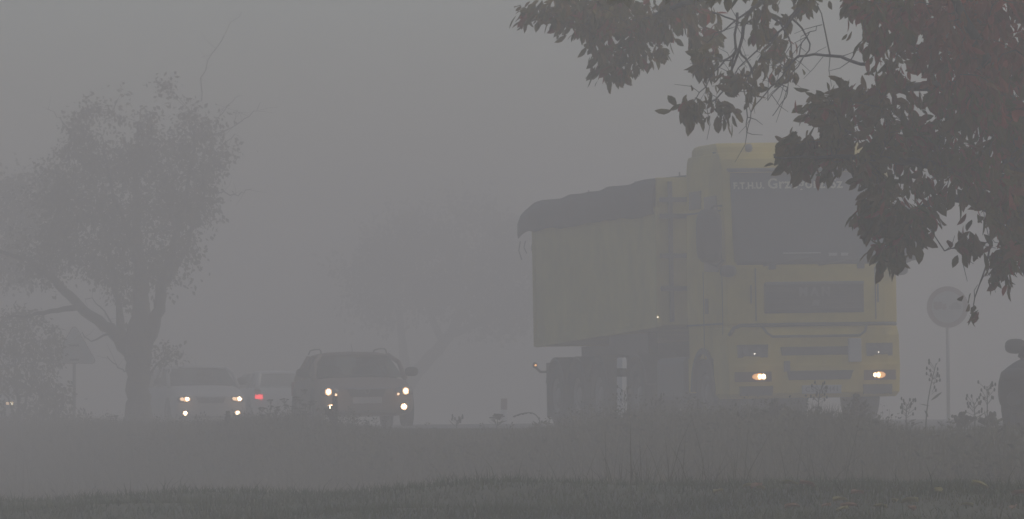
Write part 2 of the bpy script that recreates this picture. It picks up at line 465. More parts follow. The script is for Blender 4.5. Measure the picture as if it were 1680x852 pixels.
van = car('estate_car', 'dark estate car with roof rails, driving behind the yellow lorry with lamps lit', 'car', on_road(603, 101.0), (0, ROLL, R(8.5)),
    L=4.55, W=1.78, H=1.38, belt=.90, cowl=1.10, roof0=1.85, roof1=4.0, tail=4.35, hood=.72, paint='darkred', rails=True, wr=.66, lampz=.625, lampx=.66, fogz=.355, fogx=.66)
pale = car('hatchback', 'pale hatchback with its lamps lit, passing just right of the big roadside tree', 'car', on_road(347, 128.0, -.02), (0, ROLL*.5, R(13.5)),
    L=4.2, W=1.72, H=1.47, belt=1.0, cowl=1.0, roof0=1.65, roof1=3.55, tail=3.95, hood=.80, paint='silver', lampz=.665, lampx=.60, fogz=.36, fogx=.60, lampstyle=1)
rec = car('saloon_car', 'white car seen from behind with one red tail light showing, driving away', 'car', (0, 0, 0), (0, ROLL*.5, R(12)+math.pi),
    L=4.2, W=1.70, H=1.43, belt=.98, cowl=1.0, roof0=1.75, roof1=3.5, tail=4.0, hood=.78, paint='white', lamps=False, seats=False, rear_lit=True, fog=False)
p = on_road(470, 146.0)     # rear face; the origin is the front, further away
a = R(12)
rec.location = (p[0]-math.sin(a)*4.2, p[1]+math.cos(a)*4.2, p[2])
farcar = car('distant_car', 'faint distant car with one lit headlight, at the left edge behind the bushes', 'car', on_road(-18, 166.0), (0, ROLL*.5, R(11)),
    L=4.2, W=1.72, H=1.45, belt=.95, cowl=1.0, roof0=1.7, roof1=3.6, tail=4.0, hood=.78, paint='silver', lampz=.68, lampx=.62, lampstyle=1, fog=False, seats=False)
side = car('dark_car', 'dark car cut off by the right edge, only its rounded wing and mirror showing', 'car', (0, 0, 0), (0, ROLL, -R(22.0)),
    L=4.3, W=1.80, H=1.46, belt=.88, cowl=1.05, roof0=1.75, roof1=3.7, tail=4.15, hood=.74, paint='black', lamps=False, lampz=.62, lens='dark')
ph = -R(22.0); cx, cy_ = (1639-840)/F*63.0, 63.0            # where the front corner of its flank stands
ox, oy = cx-(-.87*math.cos(ph)-.25*math.sin(ph)), cy_-(-.87*math.sin(ph)+.25*math.cos(ph))
side.location = (ox, oy, float(z_road_dt(*dt(cx, cy_))))

# ------------------------------------------------------------------ the lorry
TA = R(14.0)
lx, ly = (1341-840)/F*79.4, 79.4
d_, t_ = dt(lx, ly)
lorry = thing('tipper_lorry', 'yellow articulated tipper lorry with a dark tarpaulin over its load', 'lorry',
              (lx, ly, float(z_road_dt(d_, t_))), (0, -R(1.0), TA))
T = lorry
def bow(x): return .15*(abs(x)/1.25)**4
def cab_ring(z, yf, w, yb, n=13):
    pts = [(x*w, yf+bow(x), z) for x in np.linspace(-1.25, 1.25, n)]
    pts += [(1.25*w, yf+.32, z), (1.25*w, (yf+yb)/2, z), (1.25*w, yb-.08, z), (1.19*w, yb, z), (0, yb, z), (-1.19*w, yb, z), (-1.25*w, yb-.08, z), (-1.25*w, (yf+yb)/2, z), (-1.25*w, yf+.32, z)]
    return pts
b = MB()
b.loft([cab_ring(z, yf, w, yb) for z, yf, w, yb in ((.98, .03, .985, 2.25), (1.44, .02, .99, 2.25), (1.47, 0, 1, 2.25), (2.24, 0.0, 1, 2.25), (2.28, .015, 1, 2.25), (3.58, .21, .985, 2.25),
        (3.66, .23, .985, 2.25), (3.78, .30, .98, 2.24), (3.86, .42, .97, 2.23), (3.885, .50, .955, 2.22))])
b.build('cab', M['yellow'], T, bevel=.02, smooth=False)
b = MB()
b.loft([cab_ring(z, yf, w, yb) for z, yf, w, yb in ((3.88, .62, .93, 2.2), (3.97, .72, .925, 2.2), (4.02, .86, .90, 2.18), (4.04, 1.0, .86, 2.14))])
b.build('roof_spoiler', M['yellow'], T, bevel=.015)
def ysc(z): return .015+.195*(z-2.28)/1.30
# windscreen and its visor
rows = []
for z, w in ((2.285, 1.10), (2.34, 1.135), (2.6, 1.14), (3.1, 1.135), (3.5, 1.13), (3.585, 1.12)):
    rows.append([(u*w, ysc(z)+bow(u*w)-.012, z) for u in np.linspace(-1, 1, 17)])
ws = MB().loft(rows, closed=False).build('windscreen', M['dark'], T, smooth=True, solid=.012)
ws.data.materials[0] = mat('dark_windscreen', (0.030, 0.032, 0.036), 0.12, coat=0.3)
b = MB(); rows = []
for dz, dy in ((0, -.13), (.035, -.14), (.06, -.03), (.03, -.02)):
    rows.append([(x, ysc(3.6)+bow(x)+dy, 3.59+dz) for x in np.linspace(-1.17, 1.17, 13)])
b.loft(rows+[rows[0]], closed=False); b.build('sun_visor', M['dark'], T, smooth=True, solid=.01)
def on_ws(x0, z0, eps=.020):
    return lambda tx, ty, tz: (x0+tx, ysc(z0+ty)+bow(x0+tx)-eps-tz, z0+ty)
text_mesh('lettering', 'F.T.H.U.', .125, M['letter'], ws, on_ws(-1.09, 3.36), bold=.004, spacing=1.05, fit=.42)
text_mesh('lettering', 'Grzegorz Sz', .20, M['letter'], ws, on_ws(-.61, 3.36), bold=.004, spacing=1.08, fit=1.10)
b = MB()
for x0, x1, dz in ((-.75, -.05, .06), (.05, .75, .05)):
    b.tube([(x0, ysc(2.36)+bow(x0)-.05, 2.27), (x1, ysc(2.36)+bow(x1)-.045, 2.33+dz)], .013, 5)
build_parts(b, 'wiper', M['dark'], T)
for x in (-.62, .68):
    MB().box(x-.05, x+.05, -.02, .06, 2.215, 2.285).build('wiper_mount', M['dark'], T, bevel=.008)
# things behind the glass seen faintly: a dash tray, drawn as pale strips fixed to the glass
b = MB().box(-.45, .10, ysc(2.45)-.024, ysc(2.45)-.008, 2.435, 2.452); b.box(.22, .34, ysc(2.42)-.024, ysc(2.42)-.008, 2.40, 2.44); b.box(.40, .50, ysc(2.42)-.022, ysc(2.42)-.006, 2.40, 2.44)
build_parts(b, 'dash_item', M['palegrey'], ws)
# front panel joints
b = MB()
for x in (-.86, .90): b.box(x-.008, x+.008, bow(x)-.006, bow(x)+.03, 1.50, 2.24)
build_parts(b, 'panel_joint', M['dark'], T)
for s in (-1, 1):
    MB().box(s*.93-.012, s*.93+.012, bow(.93)-.04, bow(.93)-.015, 1.74, 2.0).build('grab_handle', M['dark'], T, bevel=.008)
def front_panel(x0, x1, z0, z1, yf, th=.02, back=.05, tap=0.0):
    rows = []
    for z, w in ((z0, 1-tap), (z1, 1.0)):
        xm = (x0+x1)/2
        rows.append([(xm+(x-xm)*w, z) for x in np.linspace(x0, x1, 9)])
    outline = rows[0] + list(reversed(rows[1]))
    return MB().loft([[(x, yf(x)-dy, z) for x, z in outline] for dy in (th, -back)])
# grille with slats and lettering
g = front_panel(-.74, .715, 1.60, 2.02, lambda x: bow(x), .014).build('grille', M['dark'], T)
b = MB()
for z in (1.64, 1.72, 1.80, 1.88, 1.96): b.v_ = front_panel(-.72, .695, z, z+.03, lambda x: bow(x), .034, -.01); k_ = len(b.v); b.v += b.v_.v; b.f += [tuple(i+k_ for i in f) for f in b.v_.f]
b.build('slats', M['dark'], g, bevel=.004)
MB().box(-.73, .71, -.036, -.006, 2.00, 2.04).build('chrome_strip', M['steel'], g, bevel=.006)
text_mesh('lettering', 'MAN', .17, M['steel'], g, lambda x, y, z: (x-.02, -.042-z, 1.84+y), bold=.008, spacing=1.5, align='CENTER')
b = MB(); b.quad((-.06, -.040, 1.70), (.04, -.040, 1.70), (.06, -.040, 1.78), (-.04, -.040, 1.78)); b.build('badge', M['steel'], g, solid=.008)
# bumper
def bump_ring(z, yf, w, yb):
    pts = [(x*w, yf+bow(x)*1.1, z) for x in np.linspace(-1.25, 1.25, 13)]
    return pts + [(1.25*w, yf+.4, z), (1.25*w, yb, z), (1.0*w, yb+.02, z), (-1.0*w, yb+.02, z), (-1.25*w, yb, z), (-1.25*w, yf+.4, z)]
b = MB()
b.loft([bump_ring(z, yf, w, yb) for z, yf, w, yb in ((.41, -.02, .97, .74), (.48, -.07, 1.0, .80), (.86, -.085, 1.01, .84), (.90, -.075, 1.01, .84), (1.28, -.05, 1.01, .86), (1.395, -.01, 1.0, .88), (1.41, .02, .99, .88))])
bp = b.build('bumper', M['yellow'], T, bevel=.018)
b = MB()
b.tube([(-.80, -.045, 1.425), (-.74, -.075, 1.33), (-.66, -.088, 1.275), (0, -.10, 1.272), (.62, -.088, 1.275), (.70, -.075, 1.33), (.74, -.045, 1.425)], .018, 6)
b.tube([(-1.23, .12, 1.30), (-1.18, .05, 1.40), (-1.1, -.01, 1.435), (0, -.02, 1.44), (1.1, -.01, 1.435), (1.2, .08, 1.43)], .026, 6)
build_parts(b, 'bumper_seam', M['dark'], bp, smooth=True)
MB().loft([[(x, -.062-dy, z) for x, z in ((-.52, 1.005), (-.54, 1.125), (.50, 1.125), (.48, 1.005))] for dy in (.012, -.02)]).build('upper_vent', M['dark'], bp, bevel=.01)
MB().loft([[(x, -.08-dy, z) for x, z in ((-.43, .66), (-.46, .79), (.52, .79), (.47, .66))] for dy in (.012, -.02)]).build('lower_vent', M['dark'], bp, bevel=.01)
MB().box(-.50, -.41, -.10, -.07, .78, .93).build('tow_cover', M['grey'], bp, bevel=.01)
n_ = MB().box(-.24, .33, -.105, -.07, .465, .585).build('number_plate', M['plate'], T, bevel=.006)
text_mesh('lettering', 'CSS HH41', .105, M['letterdark'], n_, lambda x, y, z: (x+.045, -.108-z, .492+y), align='CENTER', spacing=1.1)
MB().box(.44, .63, -.125, -.085, .90, 1.235).build('white_panel', M['palegrey'], T, bevel=.012, label='pale rectangular board fixed right of the bumper vent')
for s in (-1, 1):
    xc = s*.93
    h = front_panel(xc-.21, xc+.21, .985, 1.165, lambda x: -.062+bow(x)*1.1, .018, .05, .03).build('headlight', M['lens'], T)
    for dx in (-.09, .09): MB().disc_y(xc+dx, bow(xc+dx)*1.1-.083, 1.075, .062, .02, 16).build('reflector_or_bloom', M['grey'], h)
    MB().disc_y(xc-s*.02, bow(xc)*1.1-.095, 1.035, .007, .02, 8).build('bulb', M['glint'], h)
    h = front_panel(xc-.25, xc+.25, .645, .785, lambda x: -.08+bow(x)*1.1, .012, .05).build('fog_light', M['bronze'], T)
    xl = -.85 if s < 0 else .895
    q = MB()
    for dx, rx, rz in ((-.055, .026, .030), (.000, .026, .036), (.055, .032, .038)):
        q.disc_y(xl+dx, bow(xl+dx)*1.1-.105, .715, rx, .02, 12, rz)
    q.build('bulb', M['lampt'], h)
    MB().disc_y(xl, bow(xl)*1.1-.097, .715, .105, .012, 20, .048).build('reflector_or_bloom', M['glowring'], h)  # glowing oval that paints the bloom behind the three bulbs
    front_panel(min(s*.66, s*1.12), max(s*.66, s*1.12), .45, .585, lambda x: -.072+bow(x)*1.1, .014, .03, .05).build('lower_step', M['dark'], bp)
# cab flank: side windows, door lines, wheel arch, steps
for s in (-1, 1):
    X = s*1.252
    def panel(nm, poly, m, th=.012, bev=.006, par=T):
        b = MB(); x0 = X; 
        b.loft([[(x0 - s*.02*max(0, z-2.3)/1.3 + s*dx, y, z) for y, z in poly] for dx in (-.02, th)])
        return b.build(nm, m, par, bevel=bev)
    panel('door_window', ((.32, 2.30), (.62, 3.28), (1.22, 3.28), (1.22, 2.22), (.55, 2.20)), M['screen'])
    panel('bunk_window', ((.36, 3.25), (.38, 3.47), (1.25, 3.47), (1.25, 3.25)) if False else ((1.40, 3.12), (1.40, 3.38), (2.0, 3.38), (2.0, 3.12)), M['screen'])
    b = MB()
    for y in (.34, 1.30): b.box(min(X, X+s*.008), max(X, X+s*.008), y, y+.014, 1.0, 2.22)
    b.box(min(X, X+s*.008), max(X, X+s*.008), .34, 2.2, 1.455, 1.48)
    b.box(min(X-s*.015, X+s*.006), max(X-s*.015, X+s*.006), .40, 2.2, 3.05, 3.075)
    build_parts(b, 'door_joint', M['dark'], T)
    panel('door_handle', ((1.08, 1.62), (1.08, 1.84), (1.16, 1.84), (1.16, 1.62)), M['dark'], .03)
    # mirrors
    b = MB(); b.ellip(s*1.47, .22, 2.70, .18, .11, .38, 14, 10, .55)
    m_ = b.build('mirror', M['dark'], T, smooth=True)
    q = MB(); q.tube([(s*1.24, .30, 2.36), (s*1.36, .24, 2.28), (s*1.47, .22, 2.32), (s*1.47, .22, 2.6)], .024, 6)
    q.tube([(s*1.22, .35, 3.12), (s*1.38, .28, 3.13), (s*1.47, .22, 3.02)], .022, 6)
    build_parts(q, 'mirror_arm', M['dark'], m_, smooth=True)
    q = MB(); q.ellip(s*1.26, .02, 2.20, .12, .07, .085, 12, 8, .7); q.build('kerb_mirror', M['dark'], T, smooth=True)
    # cab lower flank behind the wheel
    b = MB().box(min(s*1.24, s*.9), max(s*1.24, s*.9), 1.98, 2.24, .50, 1.0); b.build('side_step', M['yellow'], T, bevel=.03)
    b = MB()
    arc = [(1.40+.62*math.cos(a), .52+.62*math.sin(a)) for a in np.linspace(0, math.pi, 15)]
    inn = [(1.40+.54*math.cos(a), .52+.54*math.sin(a)) for a in np.linspace(math.pi, 0, 15)]
    b.loft([[(x, y, z) for y, z in arc+inn] for x in (s*.95, s*1.268)]); b.build('mud_guard', M['dark'], T)
    wheel(T, s*1.07, 1.40, .50, .32, s, .58)
    # drive axle (twin tyres) and its mudguard, tank, mud flap
    wheel(T, s*.98, 5.0, .50, .56, s, .58)
    b = MB()
    arc = [(5.0+.66*math.cos(a), .50+.62*math.sin(a)) for a in np.linspace(.25, math.pi-.25, 15)]
    inn = [(5.0+.61*math.cos(a), .50+.57*math.sin(a)) for a in np.linspace(math.pi-.25, .25, 15)]
    b.loft([[(x, y, z) for y, z in arc+inn] for x in (s*.68, s*1.27)]); b.build('mud_guard', M['dark'], T)
    b = MB()
    prof = [(.32, .42), (.38, .40), (.45, .45), (.46, .95), (.40, 1.02), (.05, 1.04), (-.06, .98), (-.06, .46), (.0, .40)]
    b.loft([[(s*(.78+x), y, z) for x, z in prof] for y in (2.50, 3.95)]); b.build('fuel_tank', M['grey'], T, bevel=.02)
    for y in (7.15, 8.45, 9.75):
        wheel(T, s*1.09, y, .50, .36, s, .58)
        b = MB()
        arc = [(y+.62*math.cos(a), .50+.60*math.sin(a)) for a in np.linspace(.35, math.pi-.35, 13)]
        inn = [(y+.58*math.cos(a), .50+.56*math.sin(a)) for a in np.linspace(math.pi-.35, .35, 13)]
        b.loft([[(x, yy, z) for yy, z in arc+inn] for x in (s*.85, s*1.28)]); b.build('mud_guard', M['dark'], T)
    b = MB().box(min(s*.92, s*1.262), max(s*.92, s*1.262), 10.34, 10.365, .16, 1.02); b.build('mud_flap', M['dark'], T, bevel=.006)
    b = MB().box(min(s*.86, s*1.16), max(s*.86, s*1.16), 6.10, 6.125, .18, .72); b.box(min(s*.86, s*1.16), max(s*.86, s*1.16), 6.098, 6.127, .80, 1.05)
    build_parts(b, 'front_flap', M['dark'], T, bevel=.006)
    # landing leg and marker lamp on a stalk
    b = MB().box(min(s*.70, s*.82), max(s*.70, s*.82), 5.92, 6.05, .32, 1.25); b.box(min(s*.66, s*.86), max(s*.66, s*.86), 5.88, 6.09, .30, .33)
    b.build('landing_leg', M['grey'], T, bevel=.008)
    b = MB().tube([(s*1.18, 10.42, .88), (s*1.34, 10.44, .88), (s*1.42, 10.44, .96)], .022, 6); k = b.build('marker_stalk', M['dark'], T)
    q = MB(); q.ellip(s*1.43, 10.42, .985, .042, .04, .05, 10, 6); k2 = q.build('marker_lamp_or_glint', M['dark'], k)
    MB().disc_y(s*1.43, 10.375, .985, .015, .012, 8).build('bulb', M['amber'], k)
# chassis
b = MB()
for s in (-1, 1):
    b.box(min(s*.36, s*.44), max(s*.36, s*.44), .9, 6.0, .72, .98)
    b.box(min(s*.50, s*.62), max(s*.50, s*.62), 4.1, 10.6, 1.05, 1.27)
for y in (1.4, 5.0, 7.15, 8.45, 9.75): b.box(-.9, .9, y-.07, y+.07, .43, .57)
b.box(-.45, .45, 4.6, 5.4, .98, 1.05)
for y in (4.2, 6.3, 8.3, 10.4): b.box(-.62, .62, y-.05, y+.05, 1.06, 1.25)
b.box(-.5, .5, .9, 2.6, .62, .96)
b.build('chassis', M['dark'], T)
b = MB().box(-1.15, 1.15, 10.52, 10.62, .46, .58); b.build('underrun_bar', M['grey'], T, bevel=.01)
b = MB()
for s in (-1, 1): b.box(min(s*1.10, s*1.24), max(s*1.10, s*1.24), 4.35, 6.6, 1.10, 1.40)
build_parts(b, 'side_rail', M['dark'], T, bevel=.01)
# tipping body: tilts down slightly to the rear
Y0, Y1 = 3.65, 10.95
def zb(y): return 1.50 - .20*(y-Y0)/(Y1-Y0)
def zt(y): return 3.20 - .04*(y-Y0)/(Y1-Y0)
b = MB()
b.loft([[(-1.27, y, zb(y)), (-1.275, y, zt(y)), (-1.19, y, zt(y)), (-1.15, y, zb(y)+.35), (1.15, y, zb(y)+.35), (1.19, y, zt(y)), (1.275, y, zt(y)), (1.27, y, zb(y))] for y in np.linspace(Y0+.06, Y1-.06, 9)])
tb = b.build('tipper_body', M['yellow_pale'], T)
b = MB().box(-1.275, 1.275, Y0-.02, Y0+.06, zb(Y0), 3.66); b.build('headboard', M['yellow_pale'], tb, bevel=.01)
b = MB().box(-1.275, 1.275, Y1-.06, Y1+.03, zb(Y1)-.02, zt(Y1)); b.build('tailgate', M['yellow_pale'], tb, bevel=.01)
b = MB()
for s in (-1, 1):
    xa, xb = min(s*1.235, s*1.305), max(s*1.235, s*1.305)
    for y, w in ((Y0-.03, .10), (Y1-.07, .10)):
        b.loft([[(xa, y, z), (xb, y, z), (xb, y+w, z), (xa, y+w, z)] for z in (zb(y)-.02, zt(y)+.02)])
    b.loft([[(xa, y, zt(y)-.05), (xb, y, zt(y)-.05), (xb, y, zt(y)+.04), (xa, y, zt(y)+.04)] for y in (Y0+.075, Y1-.075)])
    b.loft([[(xa, y, zb(y)-.03), (xb, y, zb(y)-.03), (xb, y, zb(y)+.05), (xa, y, zb(y)+.05)] for y in (Y0+.075, Y1-.075)])
build_parts(b, 'body_rail', M['yellow_pale'], tb, bevel=.008)
b = MB()
for z in (2.0, 2.48, 3.06, 3.30): b.box(-1.24, 1.24, Y0-.075, Y0-.022, z, z+.07)
for x in (-1.08, -.6, .6, 1.08): b.box(x-.03, x+.03, Y0-.07, Y0-.02, 1.55, 3.6)
build_parts(b, 'headboard_rib', M['grey'], tb, bevel=.006)
b = MB().lathe_z(0, 3.15, [(.95, .13), (1.6, .13), (1.6, .10), (2.4, .10), (2.4, .08), (3.0, .08)], 14); b.box(-.2, .2, 3.1, Y0, 3.0, 3.1)
b.build('tipping_ram', M['grey'], T)
b = MB().box(-1.1, 1.1, 2.42, 2.62, 1.1, 1.25); b.box(-.75, -.45, 2.45, 2.6, 1.25, 2.9); b.build('air_intake', M['dark'], T, bevel=.01)
MB().disc_y(-1.30, Y0-.06, 1.62, .009, .02, 8).build('front_glint', M['glint'], T)  # glowing dot that paints a reflected glint on the tipper corner
# tarpaulin: a hump over the load, skirt with an uneven hem, slack end hanging over the tail
rows = []
for i, y in enumerate(np.linspace(Y0+.02, Y1+.85, 46)):
    over = max(0.0, y-Y1)
    f = min(1.0, (y-Y0)/(Y1-Y0))
    sag = .12*over**1.8
    base = zt(min(y, Y1)) - sag
    hump = (.50-.05*f) * (1 - .25*over) + .014*math.sin(y*2.3) + .012*math.sin(5.7*y+1)
    skirt = .03 + .03*(1-f) + .012*math.sin(1.7*y) + .010*math.sin(4.3*y+.6) + (.0 if not over else -.02)
    sh = .45*(1-.10*f)*(1-.2*over)
    wv = .018*math.sin(3.1*y+.5)
    wd = 1.325
    r = []
    for x, z in ((-wd, -skirt-.02), (-wd-.01, .02), (-wd-.005, sh*.55), (-wd+.05, sh+wv), (-.85, hump*.95+wv), (-.4, hump*.99), (0, hump), (.4, hump*.99-wv), (.85, hump*.95-wv), (wd-.05, sh-wv), (wd-.01, sh*.55), (wd+.01, .02), (wd, -skirt-.02)):
        n3 = noise.noise(Vector((x*1.6, y*1.4, 3.0)))*.045
        r.append((x, y, base+z+n3))
    rows.append(r)
tp = MB().loft(rows, closed=False).build('tarpaulin', M['tarp'], T, smooth=True, solid=.012)
b = MB()
for y, h in ((4.9, .10), (7.4, .10), (10.2, .12)):
    b.tube([(-.55, y, zt(y)+.30), (-.56, y+.02, zt(y)+.50+h-.01*(y-4.9))], [.02, .012], 5)
build_parts(b, 'tarp_bow', M['dark'], tp)
b = MB()
for x, dy, l in ((-1.30, .80, .30), (-1.24, .70, .20), (-1.10, .78, .24)):
    b.tube([(x, Y1+dy, zt(Y1)-.18), (x-.02, Y1+dy+.03, zt(Y1)-.18-l*.5), (x+.02, Y1+dy, zt(Y1)-.18-l)], .009, 5)
build_parts(b, 'tarp_cord', M['dark'], tp)
b = MB().tube([(-1.20, .9, 3.89), (-.78, .8, 3.90), (-.70, .8, 3.905)], .02, 6); b.build('roof_bar', M['dark'], T)
b = MB(); b.ellip(-.75, .62, 3.95, .055, .055, .06, 12, 8, .8); b.build('roof_beacon', M['grey'], T, smooth=True)

bpy.context.view_layer.update()
for x in (-.85, .895): glow(lorry.matrix_world @ Vector((x, -.34, .70)), 0.5)
for c_, lx_, lz_, fz_, pw in ((van, .68, .63, .355, 3.2), (pale, .62, .67, .36, 2.2)):
    for s in (-1, 1): glow(c_.matrix_world @ Vector((s*lx_, -.30, lz_)), pw)

# ------------------------------------------------------------------ signs and marker post
p = at(1556, 504, 106.0); gz = zgf(p.x, p.y)
sg = thing('round_sign', 'round red-rimmed no-overtaking sign on a post, right of the lorry', 'road sign', (p.x, p.y, gz), (0, R(-.4), R(-3)))
h = p.z-gz; r = .39
MB().tube([(0, .05, -.1), (0, .05, h+.2)], .034, 12).build('post', M['pole'], sg, smooth=True)
pl = MB().disc_y(0, 0, h, r, .02, 48).build('sign_face', M['signwhite'], sg)
MB().ring_y(0, -.010, h, r*.76, r*.99, .02, 48).build('red_rim', M['signred'], pl)
b = MB()     # lorry symbol, left, and car symbol, right
b.box(-.26, -.10, -.010, -.002, h-.03, h+.10); b.box(-.093, -.022, -.010, -.002, h-.03, h+.06)
for cx in (-.20, -.06): b.disc_y(cx, -.010, h-.035, .024, .008, 12)
b.box(-.24, -.025, -.010, -.002, h-.035, h-.022)
b.build('lorry_symbol', M['signred'], pl)
b = MB()
b.box(.03, .25, -.010, -.002, h-.04, h+.025)
b.loft([[(x, y, z) for x, z in ((.07, h+.026), (.10, h+.085), (.19, h+.085), (.22, h+.026))] for y in (-.010, -.002)])
for cx in (.085, .19): b.disc_y(cx, -.010, h-.035, .022, .008, 12)
b.build('car_symbol', M['grey'], pl)
b = MB()
for dz in (-.12, .12): b.box(-.20, .20, .018, .034, h+dz-.02, h+dz+.02); b.box(-.05, .05, .03, .09, h+dz-.025, h+dz+.025)
build_parts(b, 'bracket', M['pole'], sg)

D = 119.0; p = at(122, 592, D); gz = zgf(p.x, p.y)
sg = thing('triangle_sign', 'triangular road sign on a post, left of the big roadside tree', 'road sign', (p.x, p.y, gz), (0, 0, R(6)))
h = p.z-gz; w = .50
MB().tube([(0, .04, -.1), (0, .04, h+.7)], .034, 12).build('post', M['pole'], sg, smooth=True)
def tri(k, cz):  # rounded triangle about its centre
    pts = []
    for i in range(3):
        a0 = math.pi/2 + i*2*math.pi/3
        for q in (-.35, -.12, .12, .35):
            pts.append((k*.42*math.cos(a0)+k*.06*math.cos(a0+q*3), cz+k*.42*math.sin(a0)+k*.06*math.sin(a0+q*3)))
    return pts
cz = h+.22
pl = MB().loft([[(x, y, z) for x, z in tri(1, cz)] for y in (0, .015)]).build('sign_plate', M['signback'], sg)
MB().loft([[(x, y, z) for x, z in tri(1.04, cz)] for y in (.016, .024)]).build('red_border', M['signred'], pl)
b = MB()
for dz in (-.05, .25): b.box(-.10, .10, -.03, .0, h+dz+.05, h+dz+.09)
build_parts(b, 'bracket', M['pole'], sg)

p = at(827, 700, 112.0); gz = zgf(p.x, p.y)
dx = thing('marker_post', 'slim white roadside marker post with a red band, between the cars and the lorry', 'marker post', (p.x, p.y, float(z_road_dt(*dt(p.x, p.y)))), (0, 0, R(4)))
MB().loft([[(-.06, -.02, z), (0, -.045, z), (.06, -.02, z), (.06, .02, z), (-.06, .02, z)] for z in (-.02, .28)]).build('post', M['white'], dx)
MB().loft([[(-.061, -.02, z), (0, -.046, z), (.061, -.02, z), (.061, .02, z), (-.061, .02, z)] for z in (.281, .50)]).build('band', M['signred'], dx)

D = 74.0; p = at(1020, 690, D); gz = zgf(p.x, p.y); tp_ = (HZ-587)/F*D - gz
mp = thing('marker_post', 'taller white marker post with a dark band, before the lorry trailer wheels', 'marker post', (p.x, p.y, gz), (0, 0, R(8)))
sec = lambda k, z: [(-.062*k, -.02, z), (0, -.05*k, z), (.062*k, -.02, z), (.062*k, .02, z), (-.062*k, .02, z)]
MB().loft([sec(1, -.05), sec(1, tp_-.03), sec(.8, tp_)]).build('post', M['white'], mp)
MB().loft([sec(1.03, tp_-.25), sec(1.03, tp_-.14)]).build('band', M['dark'], mp)
MB().box(-.03, .03, -.056, -.050, tp_-.225, tp_-.165).build('reflector_or_bloom', M['grey'], mp)

# ------------------------------------------------------------------ trees
def inpoly(x, y, poly):
    c = False; n = len(poly); j = n-1
    for i in range(n):
        xi, yi = poly[i]; xj, yj = poly[j]
        if (yi > y) != (yj > y) and x < (xj-xi)*(y-yi)/(yj-yi)+xi: c = not c
        j = i
    return c

def leaf_mesh(name, P, DIR, LEN, WID, parent, mats, mi=None, shape='ovate'):
    """P, DIR: n x 3; one bent leaf per row"""
    n = len(P)
    if shape == 'ovate':
        u = np.array([0, .22, .5, .78, 1.0, .78, .5, .22, .5]); v = np.array([0, .32, .5, .33, 0, -.33, -.5, -.32, 0])
        f = [(0,1,8),(1,2,8),(2,3,8),(3,4,8),(4,5,8),(5,6,8),(6,7,8),(7,0,8)]; lift = np.array([0,.10,.16,.1,-.08,.1,.16,.10,0])
    else:
        u = np.array([0, .45, 1.0, .45]); v = np.array([0, .5, 0, -.5]); f = [(0,1,3),(1,2,3)]; lift = np.array([0,.1,-.05,.1])
    d = DIR/np.linalg.norm(DIR, axis=1, keepdims=True)
    a = rng.normal(size=(n, 3)); s = np.cross(d, a); s /= np.linalg.norm(s, axis=1, keepdims=True)+1e-9
    nn = np.cross(s, d)
    V = P[:,None,:] + d[:,None,:]*(u[None,:,None]*LEN[:,None,None]) + s[:,None,:]*(v[None,:,None]*WID[:,None,None]) + nn[:,None,:]*(lift[None,:,None]*WID[:,None,None])
    k = len(u)
    Fc = (np.array(f)[None] + (np.arange(n)*k)[:,None,None]).reshape(-1, 3)
    me = bpy.data.meshes.new(name); me.from_pydata(V.reshape(-1, 3).tolist(), [], Fc.tolist())
    for m in mats: me.materials.append(m)
    if mi is not None: me.polygons.foreach_set('material_index', np.repeat(mi, len(f)).astype(np.int32))
    o = bpy.data.objects.new(name, me); C.objects.link(o); o.parent = parent
    return o

def smooth_path(pts, sub=4, jit=0.0):
    out = []
    P_ = [np.array(p, float) for p in pts]
    for i in range(len(P_)-1):
        p0 = P_[max(i-1, 0)]; p1 = P_[i]; p2 = P_[i+1]; p3 = P_[min(i+2, len(P_)-1)]
        for k in range(sub):
            t = k/sub
            q = .5*((2*p1)+(-p0+p2)*t+(2*p0-5*p1+4*p2-p3)*t*t+(-p0+3*p1-3*p2+p3)*t**3)
            if jit and (i or k): q[:3] += rng.normal(size=3)*jit
            out.append(q)
    out.append(P_[-1]); return out

